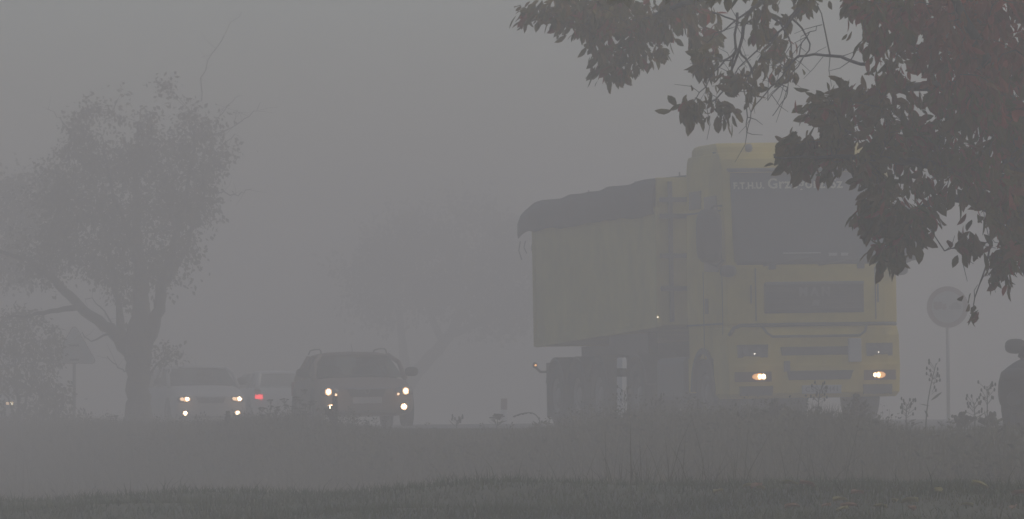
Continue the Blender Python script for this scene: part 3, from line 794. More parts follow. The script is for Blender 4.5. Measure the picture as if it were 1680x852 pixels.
def build_tree(name, label, D, base_px, trunk, limbs, shoots, polys, leafmats, leaf_len, leaf_wid, per, spread, twig_r, thick, holes=0.0, hole_scale=1.0, shape='ovate',
               droop=0.6, redfn=None, category='tree', group=None, jit=0.02, twig_name='twigs', layers=1, rag=0.0):
    """trunk / limbs / shoots: rows of (px, py, depth offset, radius); polys: (outline, number of sprays, density falloff)"""
    bx = (base_px-840)/F*D; base = Vector((bx, D, zgf(bx, D)))
    t = thing(name, label, category, base, (0, 0, 0), group)
    def W(px, py, dy): 
        q = at(px, py, D+dy); return np.array((q.x-base.x, q.y-base.y, q.z-base.z))
    nodes = []
    def run(rows, bmesh_, n, sub=4, collect=True):
        pts = smooth_path([tuple(W(a, b_, c))+(r,) for a, b_, c, r in rows], sub, jit)
        bmesh_.tube([p[:3] for p in pts], [max(.003, p[3]) for p in pts], n)
        if collect: nodes.extend([p[:3] for p in pts])
    tr = [(a, b_, c, r) for a, b_, c, r in trunk]
    b = MB(); run(tr, b, 12); nodes.clear()
    pts = smooth_path([tuple(W(a, b_, c))+(r,) for a, b_, c, r in tr], 4, 0)
    nodes.extend([p[:3] for p in pts[len(pts)//2:]])
    # root flare
    b.v = [(x*(1+.35*max(0, 1-(z+.0)/.35)) if z < .35 else x, y*(1+.35*max(0, 1-z/.35)) if z < .35 else y, z) for x, y, z in b.v]
    b.build('trunk', M['bark'], t, smooth=True)
    for l in limbs:
        b = MB(); run(l, b, 8); b.build('limb', M['bark'], t, smooth=True)
    tw = MB()
    for l in shoots:
        n0 = len(nodes); run(l, tw, 5, 4)
        for q in list(nodes[n0+2:]):
            if random.random() < .55:
                e = q+rng.normal(size=3)*.10*(D/35.0)**.7+np.array((0, 0, random.uniform(-.08, .08)))
                tw.tube([q, (q+e)/2+rng.normal(size=3)*.012, e], [twig_r*.7, twig_r*.55, twig_r*.35], 4)
    A = []
    for pl_ in polys:
        poly, cnt, ext = pl_[:3]; off = pl_[3] if len(pl_) > 3 else 0.0
        xs_ = [q[0] for q in poly]; ys_ = [q[1] for q in poly]; k = 0; tries = 0
        while k < cnt and tries < cnt*40:
            tries += 1
            x = random.uniform(min(xs_), max(xs_)); y = random.uniform(min(ys_), max(ys_))
            if not inpoly(x, y, poly): continue
            dy = random.uniform(-1, 1)*thick*ext+off
            if D > 100 and (x-15)**2+(y-665)**2 < 260: continue
            if rag: x += random.gauss(0, rag); y += random.gauss(0, rag)
            w = W(x, y, dy)
            if holes:
                nv = noise.noise(Vector((x, y, 0))*hole_scale) if layers == 1 else noise.noise(Vector((w[0], w[1], w[2]))*2.0)
                if nv < holes - 1 + (.55*max(0, min(1, (270-y)/110)) if D > 100 else 0): continue
            A.append((w, x, y)); k += 1
    nd = np.array(nodes)
    order = np.argsort([np.min(np.linalg.norm(nd-a[0], axis=1)) for a in A])
    cap = np.zeros((len(nd)+len(A)*4, 3)); cap[:len(nd)] = nd; nn_ = len(nd)
    LP, LD, LL, LW, LM = [], [], [], [], []
    for oi in order:
        w, px, py = A[oi]
        dist = np.linalg.norm(cap[:nn_]-w, axis=1); j = int(np.argmin(dist)); src = cap[j].copy(); ln = dist[j]
        mid = (src*.5+w*.5)+np.array((0, 0, .10*ln)) + rng.normal(size=3)*.06*ln
        q1 = src*.75+mid*.25+(mid-src)*.25; q3 = (mid+w)/2+np.array((0, 0, .03*ln))
        r0 = twig_r*min(2.2, .7+ln*1.2)
        tw.tube([src, q1, mid, q3, w], [r0, r0*.85, r0*.7, r0*.55, r0*.35], 4)
        for q in (mid, q3, w): cap[nn_] = q; nn_ += 1
        ax = w-mid; ax = ax/(np.linalg.norm(ax)+1e-6)
        for _ in range(per):
            f = random.random()**.7
            pos = q3*(1-f)+w*f + rng.normal(size=3)*spread
            dr = ax*.55+rng.normal(size=3)*.55+np.array((0, 0, -droop))
            LP.append(pos); LD.append(dr); s_ = random.uniform(.5, 1.22)
            LL.append(leaf_len*s_); LW.append(leaf_wid*s_*random.uniform(.8, 1.15))
            LM.append(redfn(px, py) if redfn else 0)
    tw.build(twig_name, M['bark'], t, kind='stuff')
    leaf_mesh('crown', np.array(LP), np.array(LD), np.array(LL), np.array(LW), t, leafmats, np.array(LM), shape)
    return t

leaf_olive = island_mat('olive_leaves', [(0.090, 0.082, 0.014), (0.150, 0.115, 0.018), (0.200, 0.110, 0.028), (0.100, 0.098, 0.016)], .65, .5)
leaf_red = island_mat('reddening_leaves', [(0.150, 0.050, 0.020), (0.34, 0.055, 0.035), (0.16, 0.080, 0.025), (0.38, 0.070, 0.040)], .65, .5)
leaf_dull = island_mat('dull_leaves', [(0.095, 0.096, 0.055), (0.125, 0.112, 0.065), (0.110, 0.092, 0.062)], .7, .35)

def reds(px, py):
    p = .10 + .85*max(0, min(1, (px-1400)/120))*max(0, min(1, (230-py)/150)) + .15*max(0, min(1, (px-1450)/150))
    return 1 if random.random() < p else 0
mainp = [(1370,-10),(1395,25),(1400,60),(1440,75),(1452,105),(1425,125),(1345,150),(1312,185),(1325,210),(1385,225),(1398,255),(1392,290),(1405,325),(1430,345),(1475,350),(1530,345),(1590,335),(1622,345),(1640,385),(1660,420),(1700,440),(1760,400),(1800,300),(1800,-10)]
build_tree('cherry_tree', 'reddening cherry tree overhanging the lorry, its branches filling the upper right', 35.0, 1862,
    [(1862,1000,0,.20),(1815,800,0,.17),(1768,620,0,.155),(1738,520,0,.15),(1712,430,.1,.14),(1690,330,.2,.12),(1650,180,.3,.09),(1600,40,.3,.06),(1570,-120,.3,.035),(1560,-300,.3,.012)],
    [[(1640,150,.3,.06),(1530,50,2.0,.05),(1380,-30,5.0,.04),(1190,-15,7.5,.028),(1060,30,9,.016),(960,60,9,.007)],
     [(1600,40,.3,.045),(1480,-50,1.8,.032),(1330,-40,4.0,.024),(1240,10,4.0,.016),(1213,80,4.0,.010),(1190,150,4.0,.006)],
     [(1685,320,.2,.05),(1590,285,-.3,.036),(1470,262,-.7,.022),(1370,258,-.9,.012),(1270,258,-1.0,.005)],
     [(1700,390,.1,.045),(1610,335,.5,.032),(1530,330,.8,.02),(1475,385,.9,.010),(1452,430,.9,.005)],
     [(1690,330,.2,.05),(1790,180,-.4,.035),(1900,60,-.7,.02),(1990,-20,-.8,.008)],
     [(1705,400,.1,.05),(1720,260,1.0,.035),(1740,100,1.7,.02),(1740,-60,2.0,.008)],
     [(1650,180,.3,.05),(1600,60,-.9,.034),(1530,-60,-1.5,.02),(1470,-160,-1.8,.008)],
     [(1640,150,.3,.04),(1500,140,.6,.028),(1410,160,.8,.016),(1330,200,.9,.006)]],
    [[(1213,80,4.0,.009),(1235,120,4.0,.006),(1230,165,4.0,.005),(1226,215,4.0,.003)],
     [(1240,10,4.0,.010),(1290,50,4.0,.007),(1300,95,4.0,.005),(1290,150,4.0,.003)],
     [(1213,80,4.0,.009),(1180,110,4.0,.006),(1150,150,4.0,.004),(1125,185,4.0,.003)],
     [(1330,-40,4.0,.012),(1300,30,4.0,.008),(1255,80,4.0,.006),(1215,150,4.0,.004)],
     [(1300,30,4.0,.008),(1330,70,4.0,.006),(1300,120,4.0,.004),(1260,165,4.0,.003)],
     [(1240,10,4.0,.009),(1200,40,4.0,.006),(1160,70,4.0,.004)],
     [(1420,105,.4,.012),(1365,92,1.5,.010),(1310,95,3.0,.008),(1275,135,4.0,.006),(1240,175,4.0,.004),(1225,217,4.0,.003)],
     [(1210,20,4.0,.010),(1205,100,4.0,.008),(1190,145,4.0,.006),(1160,178,4.0,.004)],
     [(1322,5,4.0,.009),(1275,55,4.0,.007),(1230,92,4.0,.005),(1200,128,4.0,.003)],
     [(1275,135,4.0,.005),(1295,150,4.0,.004),(1268,190,4.0,.003)], [(1310,95,3.0,.005),(1322,60,3.0,.004),(1350,40,3.0,.003)],
     [(1170,20,5.0,.007),(1215,35,4.5,.006),(1245,30,4.0,.004)], [(1205,100,4.0,.005),(1170,95,4.0,.004),(1150,118,4.0,.003)],
     [(1365,205,1.0,.010),(1400,170,.6,.008),(1440,150,.4,.006)], [(1360,240,.6,.009),(1385,215,.5,.007),(1420,225,.4,.006)],
     [(1625,345,.4,.010),(1626,400,.4,.007),(1612,455,.4,.005),(1592,515,.4,.003)],
     [(1623,395,.4,.005),(1590,405,.4,.004),(1550,412,.4,.003)]],
    [(mainp, 440, 1.0), ([(1540,-10),(1720,-10),(1740,380),(1640,340),(1560,200)], 95, .5, -.9),
     ([(905,-10),(910,25),(935,45),(955,60),(962,105),(968,130),(1012,128),(1050,112),(1085,95),(1115,72),(1165,72),(1180,45),(1175,-10)], 140, .7, 9.0),
     ([(850,8),(905,12),(935,45),(915,55),(890,40),(850,25)], 9, .3, 9.0),
     ([(1140,80),(1172,78),(1168,120),(1145,125)], 7, .25, 4.0), ([(1118,160),(1165,150),(1160,185),(1122,190)], 8, .25, 4.0), ([(1178,165),(1195,168),(1192,195),(1180,192)], 4, .2, 4.0),
     ([(1190,115),(1235,125),(1230,150),(1200,140)], 7, .25, 4.0),
     ([(1225,-5),(1330,-5),(1300,40),(1240,60)], 12, .4, 4.0), ([(1240,70),(1320,60),(1290,140),(1250,110)], 8, .4, 4.0),
     ([(1240,252),(1310,228),(1385,232),(1390,272),(1330,268),(1280,262)], 34, .5),
     ([(1318,160),(1375,165),(1370,210),(1325,205)], 12, .4),
     ([(1425,345),(1500,345),(1530,345),(1515,375),(1490,398),(1460,428),(1450,430),(1448,405),(1470,380),(1425,368)], 42, .4),
     ([(1412,338),(1440,338),(1435,370),(1420,375)], 8, .3),
     ([(1638,400),(1672,400),(1660,445),(1632,465)], 12, .3), ([(1576,385),(1598,380),(1592,410),(1580,410)], 4, .1), ([(1590,508),(1595,508),(1594,514),(1591,514)], 1, .1),
     ([(1370,-10),(1800,-10),(1990,-30),(1900,-330),(1700,-460),(1480,-420),(1250,-260),(1000,-120),(910,-10)], 330, 1.4),
     ([(1800,-10),(1990,-30),(2080,120),(1980,300),(1820,400),(1800,300)], 130, 1.2)],
    [leaf_olive, leaf_red], .110, .050, 11, .036, .0042, 1.15, redfn=reds, droop=.85, jit=.006)

# the big roadside tree at the left
crown = [(100,185),(118,165),(136,152),(158,176),(186,136),(205,160),(222,143),(249,127),(290,123),(300,146),(284,170),(300,164),(350,158),(372,170),(357,214),(357,240),(388,243),(370,280),(347,303),(352,343),(345,378),(322,392),(313,448),(290,457),(270,474),(230,480),(188,470),(117,448),(72,409),(66,340),(80,285),(108,254),(92,215)]
build_tree('roadside_tree', 'big leafy tree with a forked trunk, left of the pale car', 113.0, 226,
    [(226,722,0,.34),(227,690,0,.27),(228,640,0,.23),(226,595,0,.25),(226,562,0,.27),(230,520,0,.19),(232,470,.1,.15),(226,400,.2,.10),(222,300,.2,.06),(225,200,.2,.02)],
    [[(238,570,0,.18),(256,520,-.3,.13),(266,470,-.5,.11),(285,400,-.8,.07),(310,300,-1.0,.04),(320,200,-1.0,.015)],
     [(214,575,0,.18),(190,548,.1,.13),(150,518,.3,.105),(112,484,.5,.09),(82,452,.7,.07),(40,425,.9,.05),(-30,410,1.1,.03)],
     [(200,552,.1,.11),(194,510,.3,.07),(192,470,.5,.06),(170,380,.8,.04),(140,250,.9,.02)],
     [(135,505,.3,.07),(95,508,.0,.05),(50,516,-.2,.035),(15,520,-.3,.02)],
     [(230,480,.1,.10),(215,400,-1.0,.06),(180,300,-1.5,.03),(165,220,-1.6,.012)],
     [(266,470,-.5,.08),(300,420,.4,.05),(330,330,.9,.03),(345,250,1.0,.012)]],
    [[(330,165,0,.012),(336,115,0,.010),(362,66,0,.008),(396,18,0,.005)], [(345,222,0,.015),(380,208,0,.012),(408,190,0,.010),(428,168,0,.006)], [(385,205,0,.009),(388,180,0,.005)],
     [(345,312,0,.016),(375,318,0,.013),(395,318,0,.011),(412,310,0,.007)], [(115,215,0,.014),(98,196,0,.010),(78,178,0,.007)],
     [(190,548,.1,.02),(165,500,.1,.013),(140,490,.1,.008)], [(215,610,0,.02),(195,605,0,.014),(176,585,0,.009)], [(185,545,.1,.03),(150,560,0,.014),(135,545,0,.008)],
     [(238,620,0,.03),(258,598,0,.02),(288,572,0,.008)], [(355,245,0,.012),(385,220,0,.008)], [(360,190,0,.012),(385,160,0,.006)]],
    [(crown, 1150, 1.0), ([(40,300),(100,250),(110,440),(60,470),(20,440)], 60, 1.0), ([(248,590),(262,575),(296,560),(285,585),(262,612),(248,620)], 16, .3),
     ([(185,440),(260,440),(250,520),(235,500),(215,520),(195,500)], 26, .5), ([(20,400),(110,440),(80,470),(30,440)], 30, .6)],
    [leaf_dull], .115, .065, 13, .14, .006, 2.2, rag=5.0, holes=.80, hole_scale=.035, droop=.45, shape='diamond', jit=.02)

build_tree('background_tree', 'fainter leafy tree standing behind the bushes at the left edge', 137.0, -60,
    [(-60,720,0,.22),(-50,600,0,.19),(-40,500,0,.14),(-20,400,0,.08),(0,330,0,.02)],
    [[(-45,520,0,.10),(0,440,.5,.06),(50,360,.8,.03),(70,300,.8,.012)], [(-40,500,0,.10),(-100,420,-.5,.06),(-150,340,-.8,.02)]],
    [], [([(-200,330),(-120,290),(0,282),(46,268),(85,300),(98,360),(90,430),(50,460),(-20,480),(-150,490),(-210,420)], 700, 1.0), ([(60,300),(120,270),(120,440),(60,460)], 70, 1.0)],
    [leaf_dull], .15, .085, 11, .13, .007, 1.8, rag=8.0, holes=.78, hole_scale=.03, shape='diamond')
for i, (label, px, D_, poly, cnt) in enumerate((
    ('bushy roadside shrub at the left edge, below the fainter tree', 30, 118.0, [(-60,560),(-20,520),(30,505),(75,520),(100,560),(95,610),(100,680),(60,705),(-60,705)], 420),
    ('low thin shrub at the foot of the triangular sign', 92, 114.0, [(60,640),(80,600),(110,625),(124,660),(122,700),(60,705)], 46))):
    build_tree('shrub', label, D_, px, [(px,712,0,.05),(px,660,0,.03),(px-5,600,0,.015),(px-8,560,0,.006)] if i == 0 else [(px,712,0,.04),(px,660,0,.02),(px,630,0,.006)],
        [[(px,690,0,.03),(px-25,640,.2,.02),(px-50,590,.3,.008)], [(px,690,0,.03),(px+20,640,-.2,.02),(px+35,580,-.3,.008)]] if i == 0 else [[(px,690,0,.02),(px+14,660,.1,.008)]],
        [], [(poly, cnt, 1.0)], [leaf_dull], .13, .06, 10, .10, .005, .8, holes=.8, hole_scale=.05, shape='diamond', category='shrub', group='shrubs along the road')
build_tree('distant_tree', 'very faint far tree with a leaning trunk, between the estate car and the lorry', 200.0, 650,
    [(650,730,0,.30),(668,640,0,.26),(692,602,0,.23),(728,562,0,.20),(765,500,.2,.14),(790,430,.3,.08),(800,380,.3,.02)],
    [[(668,630,0,.2),(660,560,.3,.14),(650,480,.5,.10),(640,420,.6,.03)], [(728,562,0,.14),(700,500,-.5,.10),(690,430,-.6,.03)], [(740,550,0,.14),(820,510,.5,.09),(870,450,.6,.02)]],
    [], [([(560,430),(600,385),(660,350),(700,338),(770,342),(830,356),(885,400),(890,500),(830,545),(770,520),(690,510),(620,520),(575,480)], 800, 1.0)],
    [leaf_dull], .24, .14, 12, .26, .009, 2.6, rag=14.0, holes=.75, hole_scale=.025, shape='diamond')

# ------------------------------------------------------------------ ground cover
def blades(name, X, Y, Hh, W_, lean, mats, cols_idx=None, seg=3):
    n = len(X); Z = zg(X, Y)
    # keep blades on the bank from leaning alike
    a = rng.uniform(0, 2*np.pi, n); le = lean*Hh
    dx, dy = np.cos(a)*le, np.sin(a)*le
    b = rng.uniform(0, np.pi, n); wx, wy = np.cos(b)*W_/2, np.sin(b)*W_/2
    V = []; 
    for k in range(seg+1):
        f = k/seg; w = (1-f)**.8 if k < seg else 0
        cx, cy, cz = X+dx*f*f, Y+dy*f*f, Z-.02+Hh*(f-.18*f*f*lean)
        if k < seg:
            V.append(np.stack([cx-wx*w, cy-wy*w, cz], -1)); V.append(np.stack([cx+wx*w, cy+wy*w, cz], -1))
        else: V.append(np.stack([cx, cy, cz], -1))
    V = np.stack(V, 1); k = V.shape[1]
    f = []
    for s in range(seg-1): f += [(2*s, 2*s+1, 2*s+3), (2*s, 2*s+3, 2*s+2)]
    f.append((2*seg-2, 2*seg-1, 2*seg))
    Fc = (np.array(f)[None]+(np.arange(n)*k)[:,None,None]).reshape(-1, 3)
    me = bpy.data.meshes.new(name); me.from_pydata(V.reshape(-1, 3).tolist(), [], Fc.tolist())
    for m in mats: me.materials.append(m)
    o = bpy.data.objects.new(name, me); C.objects.link(o); o['kind'] = 'stuff'
    return o
grass_m = island_mat('lawn_blades', [(0.020, 0.044, 0.001), (0.030, 0.056, 0.001), (0.044, 0.056, 0.002), (0.026, 0.052, 0.001)], .6)
weed_m = island_mat('weed_blades', [(0.034, 0.036, 0.003), (0.060, 0.050, 0.004), (0.098, 0.074, 0.010), (0.042, 0.046, 0.003), (0.060, 0.043, 0.005)], .75)

def fbm(x, y, s): return np.array([noise.fractal(Vector((a*s, b*s, 0.0)), 1.0, 2.0, 3) for a, b in zip(x, y)])
n = 130000
Y = 26+28*rng.random(n); X = (rng.random(n)-.5)*2*(Y*.094+.4); k_ = (Y < lawn_far(X)+.8) & (Y > lawn_far(X)-11); X, Y = X[k_], Y[k_]; n = len(X)
H_ = (.04+.045*rng.random(n))*(1+.8*np.clip(fbm(X, Y, 1.3), -1, 1))*(1+1.2*(rng.random(n) < .02))
blades('lawn_grass', X, Y, H_, .007+.004*rng.random(n), rng.uniform(.1, .9, n), [grass_m], seg=2)

# weeds on the bank: height follows how the verge looks from the road, low where it was mown
colx = np.array([-400, 0, 120, 250, 330, 420, 480, 560, 640, 700, 780, 860, 900, 960, 1030, 1150, 1300, 1400, 1460, 1500, 1640, 1800, 2200])
topy = np.array([676, 676, 674, 684, 682, 668, 664, 684, 696, 697, 697, 694, 688, 676, 650, 640, 642, 648, 680, 690, 686, 686, 686])
def weeds_sample(n, dlo, dhi, tlo, thi):
    d = rng.uniform(dlo, dhi, n); t = rng.uniform(tlo, thi, n)
    X = P0[0]+UX*t+NX*d; Y = P0[1]+UY*t+NY*d
    k = (np.abs(X/Y) < .105) & (Y > 40)
    return X[k], Y[k], d[k]
X, Y, d = weeds_sample(380000, EDGE+.25, 12.5, -50, 75)
k_ = Y > lawn_far(X)+.5; X, Y, d = X[k_], Y[k_], d[k_]
Z = zg(X, Y); px = 840+X/Y*F
top = np.interp(px, colx, topy)
hz = (HZ-top)/F*Y - Z                                   # room below the mown outline
nz = fbm(X, Y, .8)
H_ = np.minimum(hz*(.30+.70*rng.random(len(X))**4), (.30+.36*rng.random(len(X)))*(1.15+nz)*(1+.55*sstep(900, 1350, px)*sstep(6.0, 9.0, d)))
keep = H_ > .03
X, Y, H_ = X[keep], Y[keep], H_[keep]
blades('verge_weeds', X, Y, H_, .006+.010*rng.random(len(X)), rng.uniform(.05, .7, len(X)), [weed_m], seg=3)

# tall dry weeds standing ragged above the verge
colp = np.array([-400, 0, 60, 230, 330, 400, 560, 600, 660, 700, 860, 900, 960, 1020, 1340, 1350, 1378, 1388, 1440, 1470, 1500, 1640, 1700, 2200])
prob = np.array([.5, .5, .5, .5, .55, .9, .9, .35, .10, .06, .06, .3, .8, 1, 1, .25, .25, .9, .7, .25, .10, .10, .25, .3])
tallp = np.array([674, 674, 670, 672, 680, 664, 660, 672, 684, 688, 686, 672, 650, 638, 644, 676, 676, 636, 652, 670, 674, 674, 670, 670])
X, Y, d = weeds_sample(6500, EDGE+.3, 8.0, -46, 60)
px = 840+X/Y*F; cl = fbm(X, Y, 1.1)
k_ = (rng.random(len(X)) < np.interp(px, colp, prob)*(.55+1.1*cl)) & (Y > lawn_far(X)+.5)
X, Y, px = X[k_], Y[k_], px[k_]
hz2 = (HZ-np.interp(px, colp, tallp))/F*Y - zg(X, Y)
H_ = np.minimum(hz2*(.45+.55*rng.random(len(X))**1.5), .35+.75*rng.random(len(X)))
tw_ = blades('tall_weed_stems', X, Y, H_, .012+.007*rng.random(len(X)), rng.uniform(.03, .32, len(X)), [weed_m], seg=4)
LP, LD, LL, LW = [], [], [], []
for x, y, h in zip(X, Y, H_):
    g = zgf(x, y)
    for _ in range(random.randint(7, 16)):
        f = random.uniform(.35, 1.0); r = .015+.07*h*(1.15-f); a_ = random.uniform(0, 6.28)
        LP.append((x+r*math.cos(a_)*random.random(), y+r*math.sin(a_)*random.random(), g+h*f*.97)); LD.append((math.cos(a_), math.sin(a_), random.uniform(-.3, 1.2)))
        q = random.uniform(.025, .065)*(1.25-.5*f); LL.append(q); LW.append(q*random.uniform(.3, .6))
wl_ = leaf_mesh('tall_weed_leaves', np.array(LP), np.array(LD), np.array(LL), np.array(LW), None, [weed_m], None, 'diamond'); wl_['kind'] = 'stuff'

# broad-leaved herbs between the grasses, in loose clumps
cxs, cys, cd = weeds_sample(2600, EDGE+.4, 12.0, -48, 70)
k_ = cys > lawn_far(cxs)+1.0; cxs, cys = cxs[k_], cys[k_]
LP, LD, LL, LW = [], [], [], []
for x, y in zip(cxs, cys):
    px_ = 840+x/y*F; g = zgf(x, y); room = (HZ-float(np.interp(px_, colx, topy))-4-22*min(1, y/60))/F*y-g
    hh = min(room, random.uniform(.15, .62))
    if hh < .06: continue
    r = random.uniform(.06, .20)
    for _ in range(int(24+90*r)):
        a_, q, f = random.uniform(0, 6.28), r*random.random()**.6, random.random()**.8
        xx, yy = x+q*math.cos(a_), y+q*math.sin(a_)
        LP.append((xx, yy, g+hh*f*(1-.4*q/r))); LD.append((math.cos(a_)*.8, math.sin(a_)*.8, random.uniform(-.5, .8)))
        LL.append(random.uniform(.05, .13)); LW.append(random.uniform(.02, .05))
herb_m = island_mat('herb_leaves', [(0.022, 0.030, 0.003), (0.042, 0.046, 0.004), (0.062, 0.046, 0.006), (0.030, 0.038, 0.003)], .75)
hb_ = leaf_mesh('verge_herbs', np.array(LP), np.array(LD), np.array(LL), np.array(LW), None, [herb_m], None, 'diamond'); hb_['kind'] = 'stuff'

# ------------------------------------------------------------------ weeds one can tell apart
stem_m = mat('dry_stem', (0.075, 0.068, 0.042), .85, var=.3, scale=9)
head_m = mat('dry_seed_head', (0.070, 0.060, 0.040), .9, var=.3, scale=20)
def base_for(px, D):
    x = (px-840)/F*D; return Vector((x, D, zgf(x, D)))
def stem_curve(b, p, q, bend, r0, r1, n=7):
    pts = []
    for i in range(n):
        f = i/(n-1); v = p.lerp(q, f); v += bend*math.sin(math.pi*f); pts.append(v)
    b.tube(pts, list(np.linspace(r0, r1, n)), 5); return pts
def weed(kind, label, px, D, top, leanpx=0):
    g = base_for(px, D); t = thing('weed', label, 'weed', g, (0, 0, 0), 'tall weeds along the verge')
    tip = at(px+leanpx, top, D)-g
    h = tip.z; b = MB(); hd = MB()
    pts = stem_curve(b, Vector((0, 0, -.03)), tip, Vector((random.uniform(-.04, .04), 0, 0)), .009, .004)
    if kind == 'umbel':
        tips = [tip]
        for k in range(6):
            f = random.uniform(.45, .9); s = Vector((0, 0, 0)).lerp(tip, f); a = random.uniform(0, 6.28)
            e = s+Vector((math.cos(a)*.22*h, math.sin(a)*.22*h, random.uniform(.10, .30)*h)); stem_curve(b, s, e, Vector((0, 0, -.03)), .005, .003, 4); tips.append(e)
        for e in tips:
            hd = MB()
            for k in range(9):
                a = random.uniform(0, 6.28); r = random.uniform(.01, .065)
                q = e+Vector((math.cos(a)*r, math.sin(a)*r, .02-.25*r))
                b.tube([e-Vector((0, 0, .05)), q], .0022, 4)
                hd.ellip(q.x, q.y, q.z, .016, .016, .009, 6, 4)
            if e is not tips[-1] or True: hd.build('seed_head', head_m, t, smooth=True, kind='stuff')
    elif kind == 'dock':
        for k in range(70):
            f = random.uniform(.42, 1.0); s = Vector((0, 0, 0)).lerp(tip, f); a = random.uniform(0, 6.28); r = .05*(1.25-f)+.008
            hd.ellip(s.x+math.cos(a)*r, s.y+math.sin(a)*r, s.z, .018, .018, .020, 6, 4)
        for k in range(5):
            f = random.uniform(.3, .6); s = Vector((0, 0, 0)).lerp(tip, f); a = random.uniform(0, 6.28)
            e = s+Vector((math.cos(a)*.14, math.sin(a)*.14, .28*h)); stem_curve(b, s, e, Vector((0, 0, -.02)), .005, .003, 4)
            for j in range(12):
                q = s.lerp(e, random.uniform(.4, 1)); hd.ellip(q.x+random.uniform(-.02, .02), q.y, q.z, .015, .015, .018, 6, 4)
    elif kind == 'stalk':
        for k in range(16):
            f = random.uniform(.55, 1.0); s = Vector((0, 0, 0)).lerp(tip, f); sd = random.choice((-1, 1))
            e = s+Vector((sd*random.uniform(.02, .09), random.uniform(-.04, .04), random.uniform(.03, .10)))
            b.tube([s, e], .0022, 4); hd.ellip(e.x, e.y, e.z, .010, .010, .020, 6, 4)
    elif kind == 'arch':
        b = MB(); hd = MB()
        ps = [Vector((0, 0, 0)), Vector((-.03, 0, h*.7)), Vector((-.12, 0, h)), Vector((-.26, 0, h*.98)), Vector((-.36, 0, h*.86))]
        ps = [Vector(q) for q in smooth_path([tuple(q) for q in ps], 4)]
        b.tube(ps, list(np.linspace(.010, .006, len(ps))), 6)
        for k in range(10):
            q = ps[-1-k % 8]; hd.ellip(q.x+random.uniform(-.015, .015), q.y, q.z-.008, .018, .012, .010, 6, 4)
    b.build('stem', stem_m, t, smooth=True)
    if kind != 'umbel': hd.build('seed_head', head_m, t, smooth=True, kind='stuff')
    lf = MB()
    P_, D_, L_, W__ = [], [], [], []
    for k in range(3 if kind == 'stalk' else 9):
        f = random.uniform(.1, .55); P_.append(np.array(Vector((0, 0, 0)).lerp(tip, f))); a = random.uniform(0, 6.28)
        D_.append(np.array((math.cos(a), math.sin(a), random.uniform(.1, .9)))); L_.append(random.uniform(.08, .2)); W__.append(random.uniform(.012, .03))
    leaf_mesh('leaves', np.array(P_), np.array(D_), np.array(L_), np.array(W__), t, [leaf_dull])
    return t
for kind, label, px, D_, top, ln in (
    ('umbel', 'umbel-headed weed below the red tail light', 440, 86.0, 668, 4),
    ('umbel', 'tallest umbel-headed weed, in front of the white car driving away', 474, 84.0, 653, 10),
    ('umbel', 'umbel-headed weed just left of the estate car', 505, 84.0, 664, -4),
    ('dock', 'dark dock weed in front of the estate car fog light on its left', 548, 80.0, 652, 2),
    ('dock', 'short dock weed under the pale car fog lights', 372, 88.0, 676, 2),
    ('stalk', 'feathery weed stalk below the pale car bumper', 325, 90.0, 682, 3),
    ('stalk', 'short weed stalk in the open stretch right of the estate car', 748, 80.0, 690, 2),
    ('umbel', 'small umbel weed near the foot of the marker post', 812, 78.0, 683, 4),
    ('arch', 'bent weed arching over just left of the lorry trailer', 888, 76.0, 678, 0),
    ('stalk', 'tall weed in front of the trailer wheels', 1018, 68.0, 642, 6),
    ('stalk', 'weed stalk below the lorry fuel tank', 1085, 66.0, 655, -5),
    ('dock', 'broad dark dock weed under the left end of the lorry bumper', 1268, 62.0, 655, 3),
    ('dock', 'tall dark dock weed under the right half of the lorry bumper', 1402, 61.0, 648, 3),
    ('stalk', 'weed stalk standing before the lorry number plate', 1340, 62.0, 640, 5),
    ('stalk', 'tallest leaning weed stalk left of the round sign post', 1518, 60.0, 596, 18),
    ('stalk', 'short weed stalk right of the lorry bumper', 1492, 60.0, 664, -4),
    ('dock', 'low dock weed at the foot of the round sign post', 1578, 59.0, 678, 0),
    ('stalk', 'straight weed stalk right of the round sign post', 1618, 59.0, 634, 1),
    ('stalk', 'thin weed stalk between the round sign and the black car', 1596, 59.0, 660, 1),
    ('dock', 'low dock weed beside the black car', 1626, 58.0, 678, 2),
    ('umbel', 'umbel-headed weed at the foot of the big roadside tree', 180, 98.0, 684, 2),
    ('stalk', 'weed stalk below the triangular sign', 140, 98.0, 678, 2)):
    weed(kind, label, px, D_, top, ln)

# ------------------------------------------------------------------ fallen leaves on the lawn
def fallen(name, m):
    b = MB(); u = np.linspace(0, 1, 7)
    L_ = [(x*.13, .036*math.sin(math.pi*x**.8), .012*math.sin(3*x)+.016) for x in u]; Rr = [(x*.13, -.036*math.sin(math.pi*x**.8), .016+.018*math.sin(2.4*x)) for x in u]
    mid = [(x*.13, 0, .006*math.sin(4*x)) for x in u]
    b.loft([L_, mid, Rr], closed=False)
    o = b.build(name, m, None, smooth=True, solid=.001)
    return o
ly_ = fallen('fallen_leaf', mat('yellow_leaf', (.20, .17, .03), .6, var=.2, scale=20)); lo_ = fallen('fallen_leaf', mat('orange_leaf', (.20, .085, .025), .6, var=.25, scale=20))
spots = [(1218,798,0),(1232,800,1),(1186,805,0),(1308,793,0),(1336,797,1),(1390,819,0),(1371,837,0),(1348,830,1),(1406,829,1),(1466,821,0),(1478,824,0),(1417,809,1),(1620,800,0),(1659,835,1),(1312,830,1),(1240,802,0),(1432,829,0),(1660,812,1),(1545,806,0),(1575,828,0),(1500,838,1)]
used = [False, False]
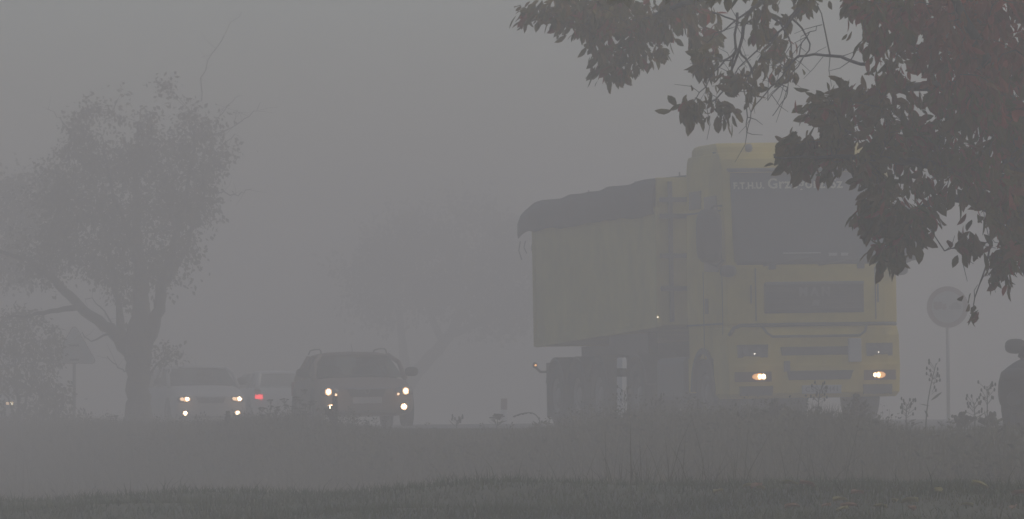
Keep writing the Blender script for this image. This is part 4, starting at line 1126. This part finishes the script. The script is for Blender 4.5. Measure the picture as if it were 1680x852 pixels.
for px, py, k in spots:
    # march along the view ray to the lawn
    D_ = 22.0
    while D_ < 60:
        q = at(px, py, D_)
        if q.z <= zgf(q.x, D_)+.055: break
        D_ += .05
    src = (ly_, lo_)[k]
    if used[k]: o = src.copy(); C.objects.link(o)
    else: o = src; used[k] = True
    q = at(px, py, D_)
    o.location = (q.x, D_, zgf(q.x, D_)+.045); o.rotation_euler = (random.uniform(-.25, .25), random.uniform(-.3, .1), random.uniform(0, 6.28)); s = random.uniform(.55, .85); o.scale = (s, s, s)
    tag(o, ('yellow fallen leaf lying on the near lawn under the cherry tree', 'orange-brown fallen leaf lying on the near lawn under the cherry tree')[k], 'leaf', 'fallen leaves on the lawn')

# ------------------------------------------------------------------ haze
hb = MB().box(-400, 400, -80, 440, -6.5, 9.2)
hz_m = bpy.data.materials.new('fog_air'); hz_m.use_nodes = True
nt = hz_m.node_tree; nt.nodes.remove(nt.nodes['Principled BSDF'])
pv = nt.nodes.new('ShaderNodeVolumePrincipled'); pv.inputs['Color'].default_value = (0.785, 0.749, 0.706, 1); pv.inputs['Density'].default_value = 0.0166
nt.links.new(pv.outputs[0], nt.nodes['Material Output'].inputs['Volume'])
hz_m.cycles.volume_sampling = 'DISTANCE'
hb.build('haze', hz_m, kind='stuff')

# ------------------------------------------------------------------ light, sky, camera
w = bpy.data.worlds.new('World'); sc.world = w; w.use_nodes = True
nt = w.node_tree; bg = nt.nodes['Background']
sky = nt.nodes.new('ShaderNodeTexSky'); sky.sky_type = 'NISHITA'; sky.sun_disc = False
EL, AZ = R(38), R(75)
sky.sun_elevation = EL; sky.sun_rotation = AZ; sky.air_density = 1.0; sky.dust_density = 3.0; sky.ozone_density = 1.0
nt.links.new(sky.outputs[0], bg.inputs['Color']); bg.inputs['Strength'].default_value = 0.139
sl = bpy.data.lights.new('sun', 'SUN'); sl.energy = 0.55; sl.angle = R(40); sl.color = (1, .95, .88)
so = bpy.data.objects.new('sun', sl); C.objects.link(so)
dirv = Vector((math.sin(AZ)*math.cos(EL), math.cos(AZ)*math.cos(EL), math.sin(EL)))
so.rotation_euler = dirv.to_track_quat('Z', 'Y').to_euler()

cam = bpy.data.cameras.new('camera'); co = bpy.data.objects.new('camera', cam); C.objects.link(co)
cam.sensor_width = 36; cam.sensor_fit = 'HORIZONTAL'; cam.lens = 36*F/1680; cam.clip_end = 3000; cam.clip_start = .1
co.location = (0, 0, 0); co.rotation_euler = (math.pi/2+math.atan((HZ-426)/F), 0, 0)
sc.camera = co
sc.view_settings.view_transform = 'Standard'; sc.view_settings.look = 'None'; sc.view_settings.exposure = 0.0; sc.view_settings.gamma = 1.0; sc.view_settings.use_curve_mapping = False
cy = sc.cycles
cy.volume_bounces = 1; cy.max_bounces = 5; cy.diffuse_bounces = 2; cy.glossy_bounces = 2; cy.transparent_max_bounces = 12
cy.sample_clamp_indirect = 1.0; cy.use_denoising = True
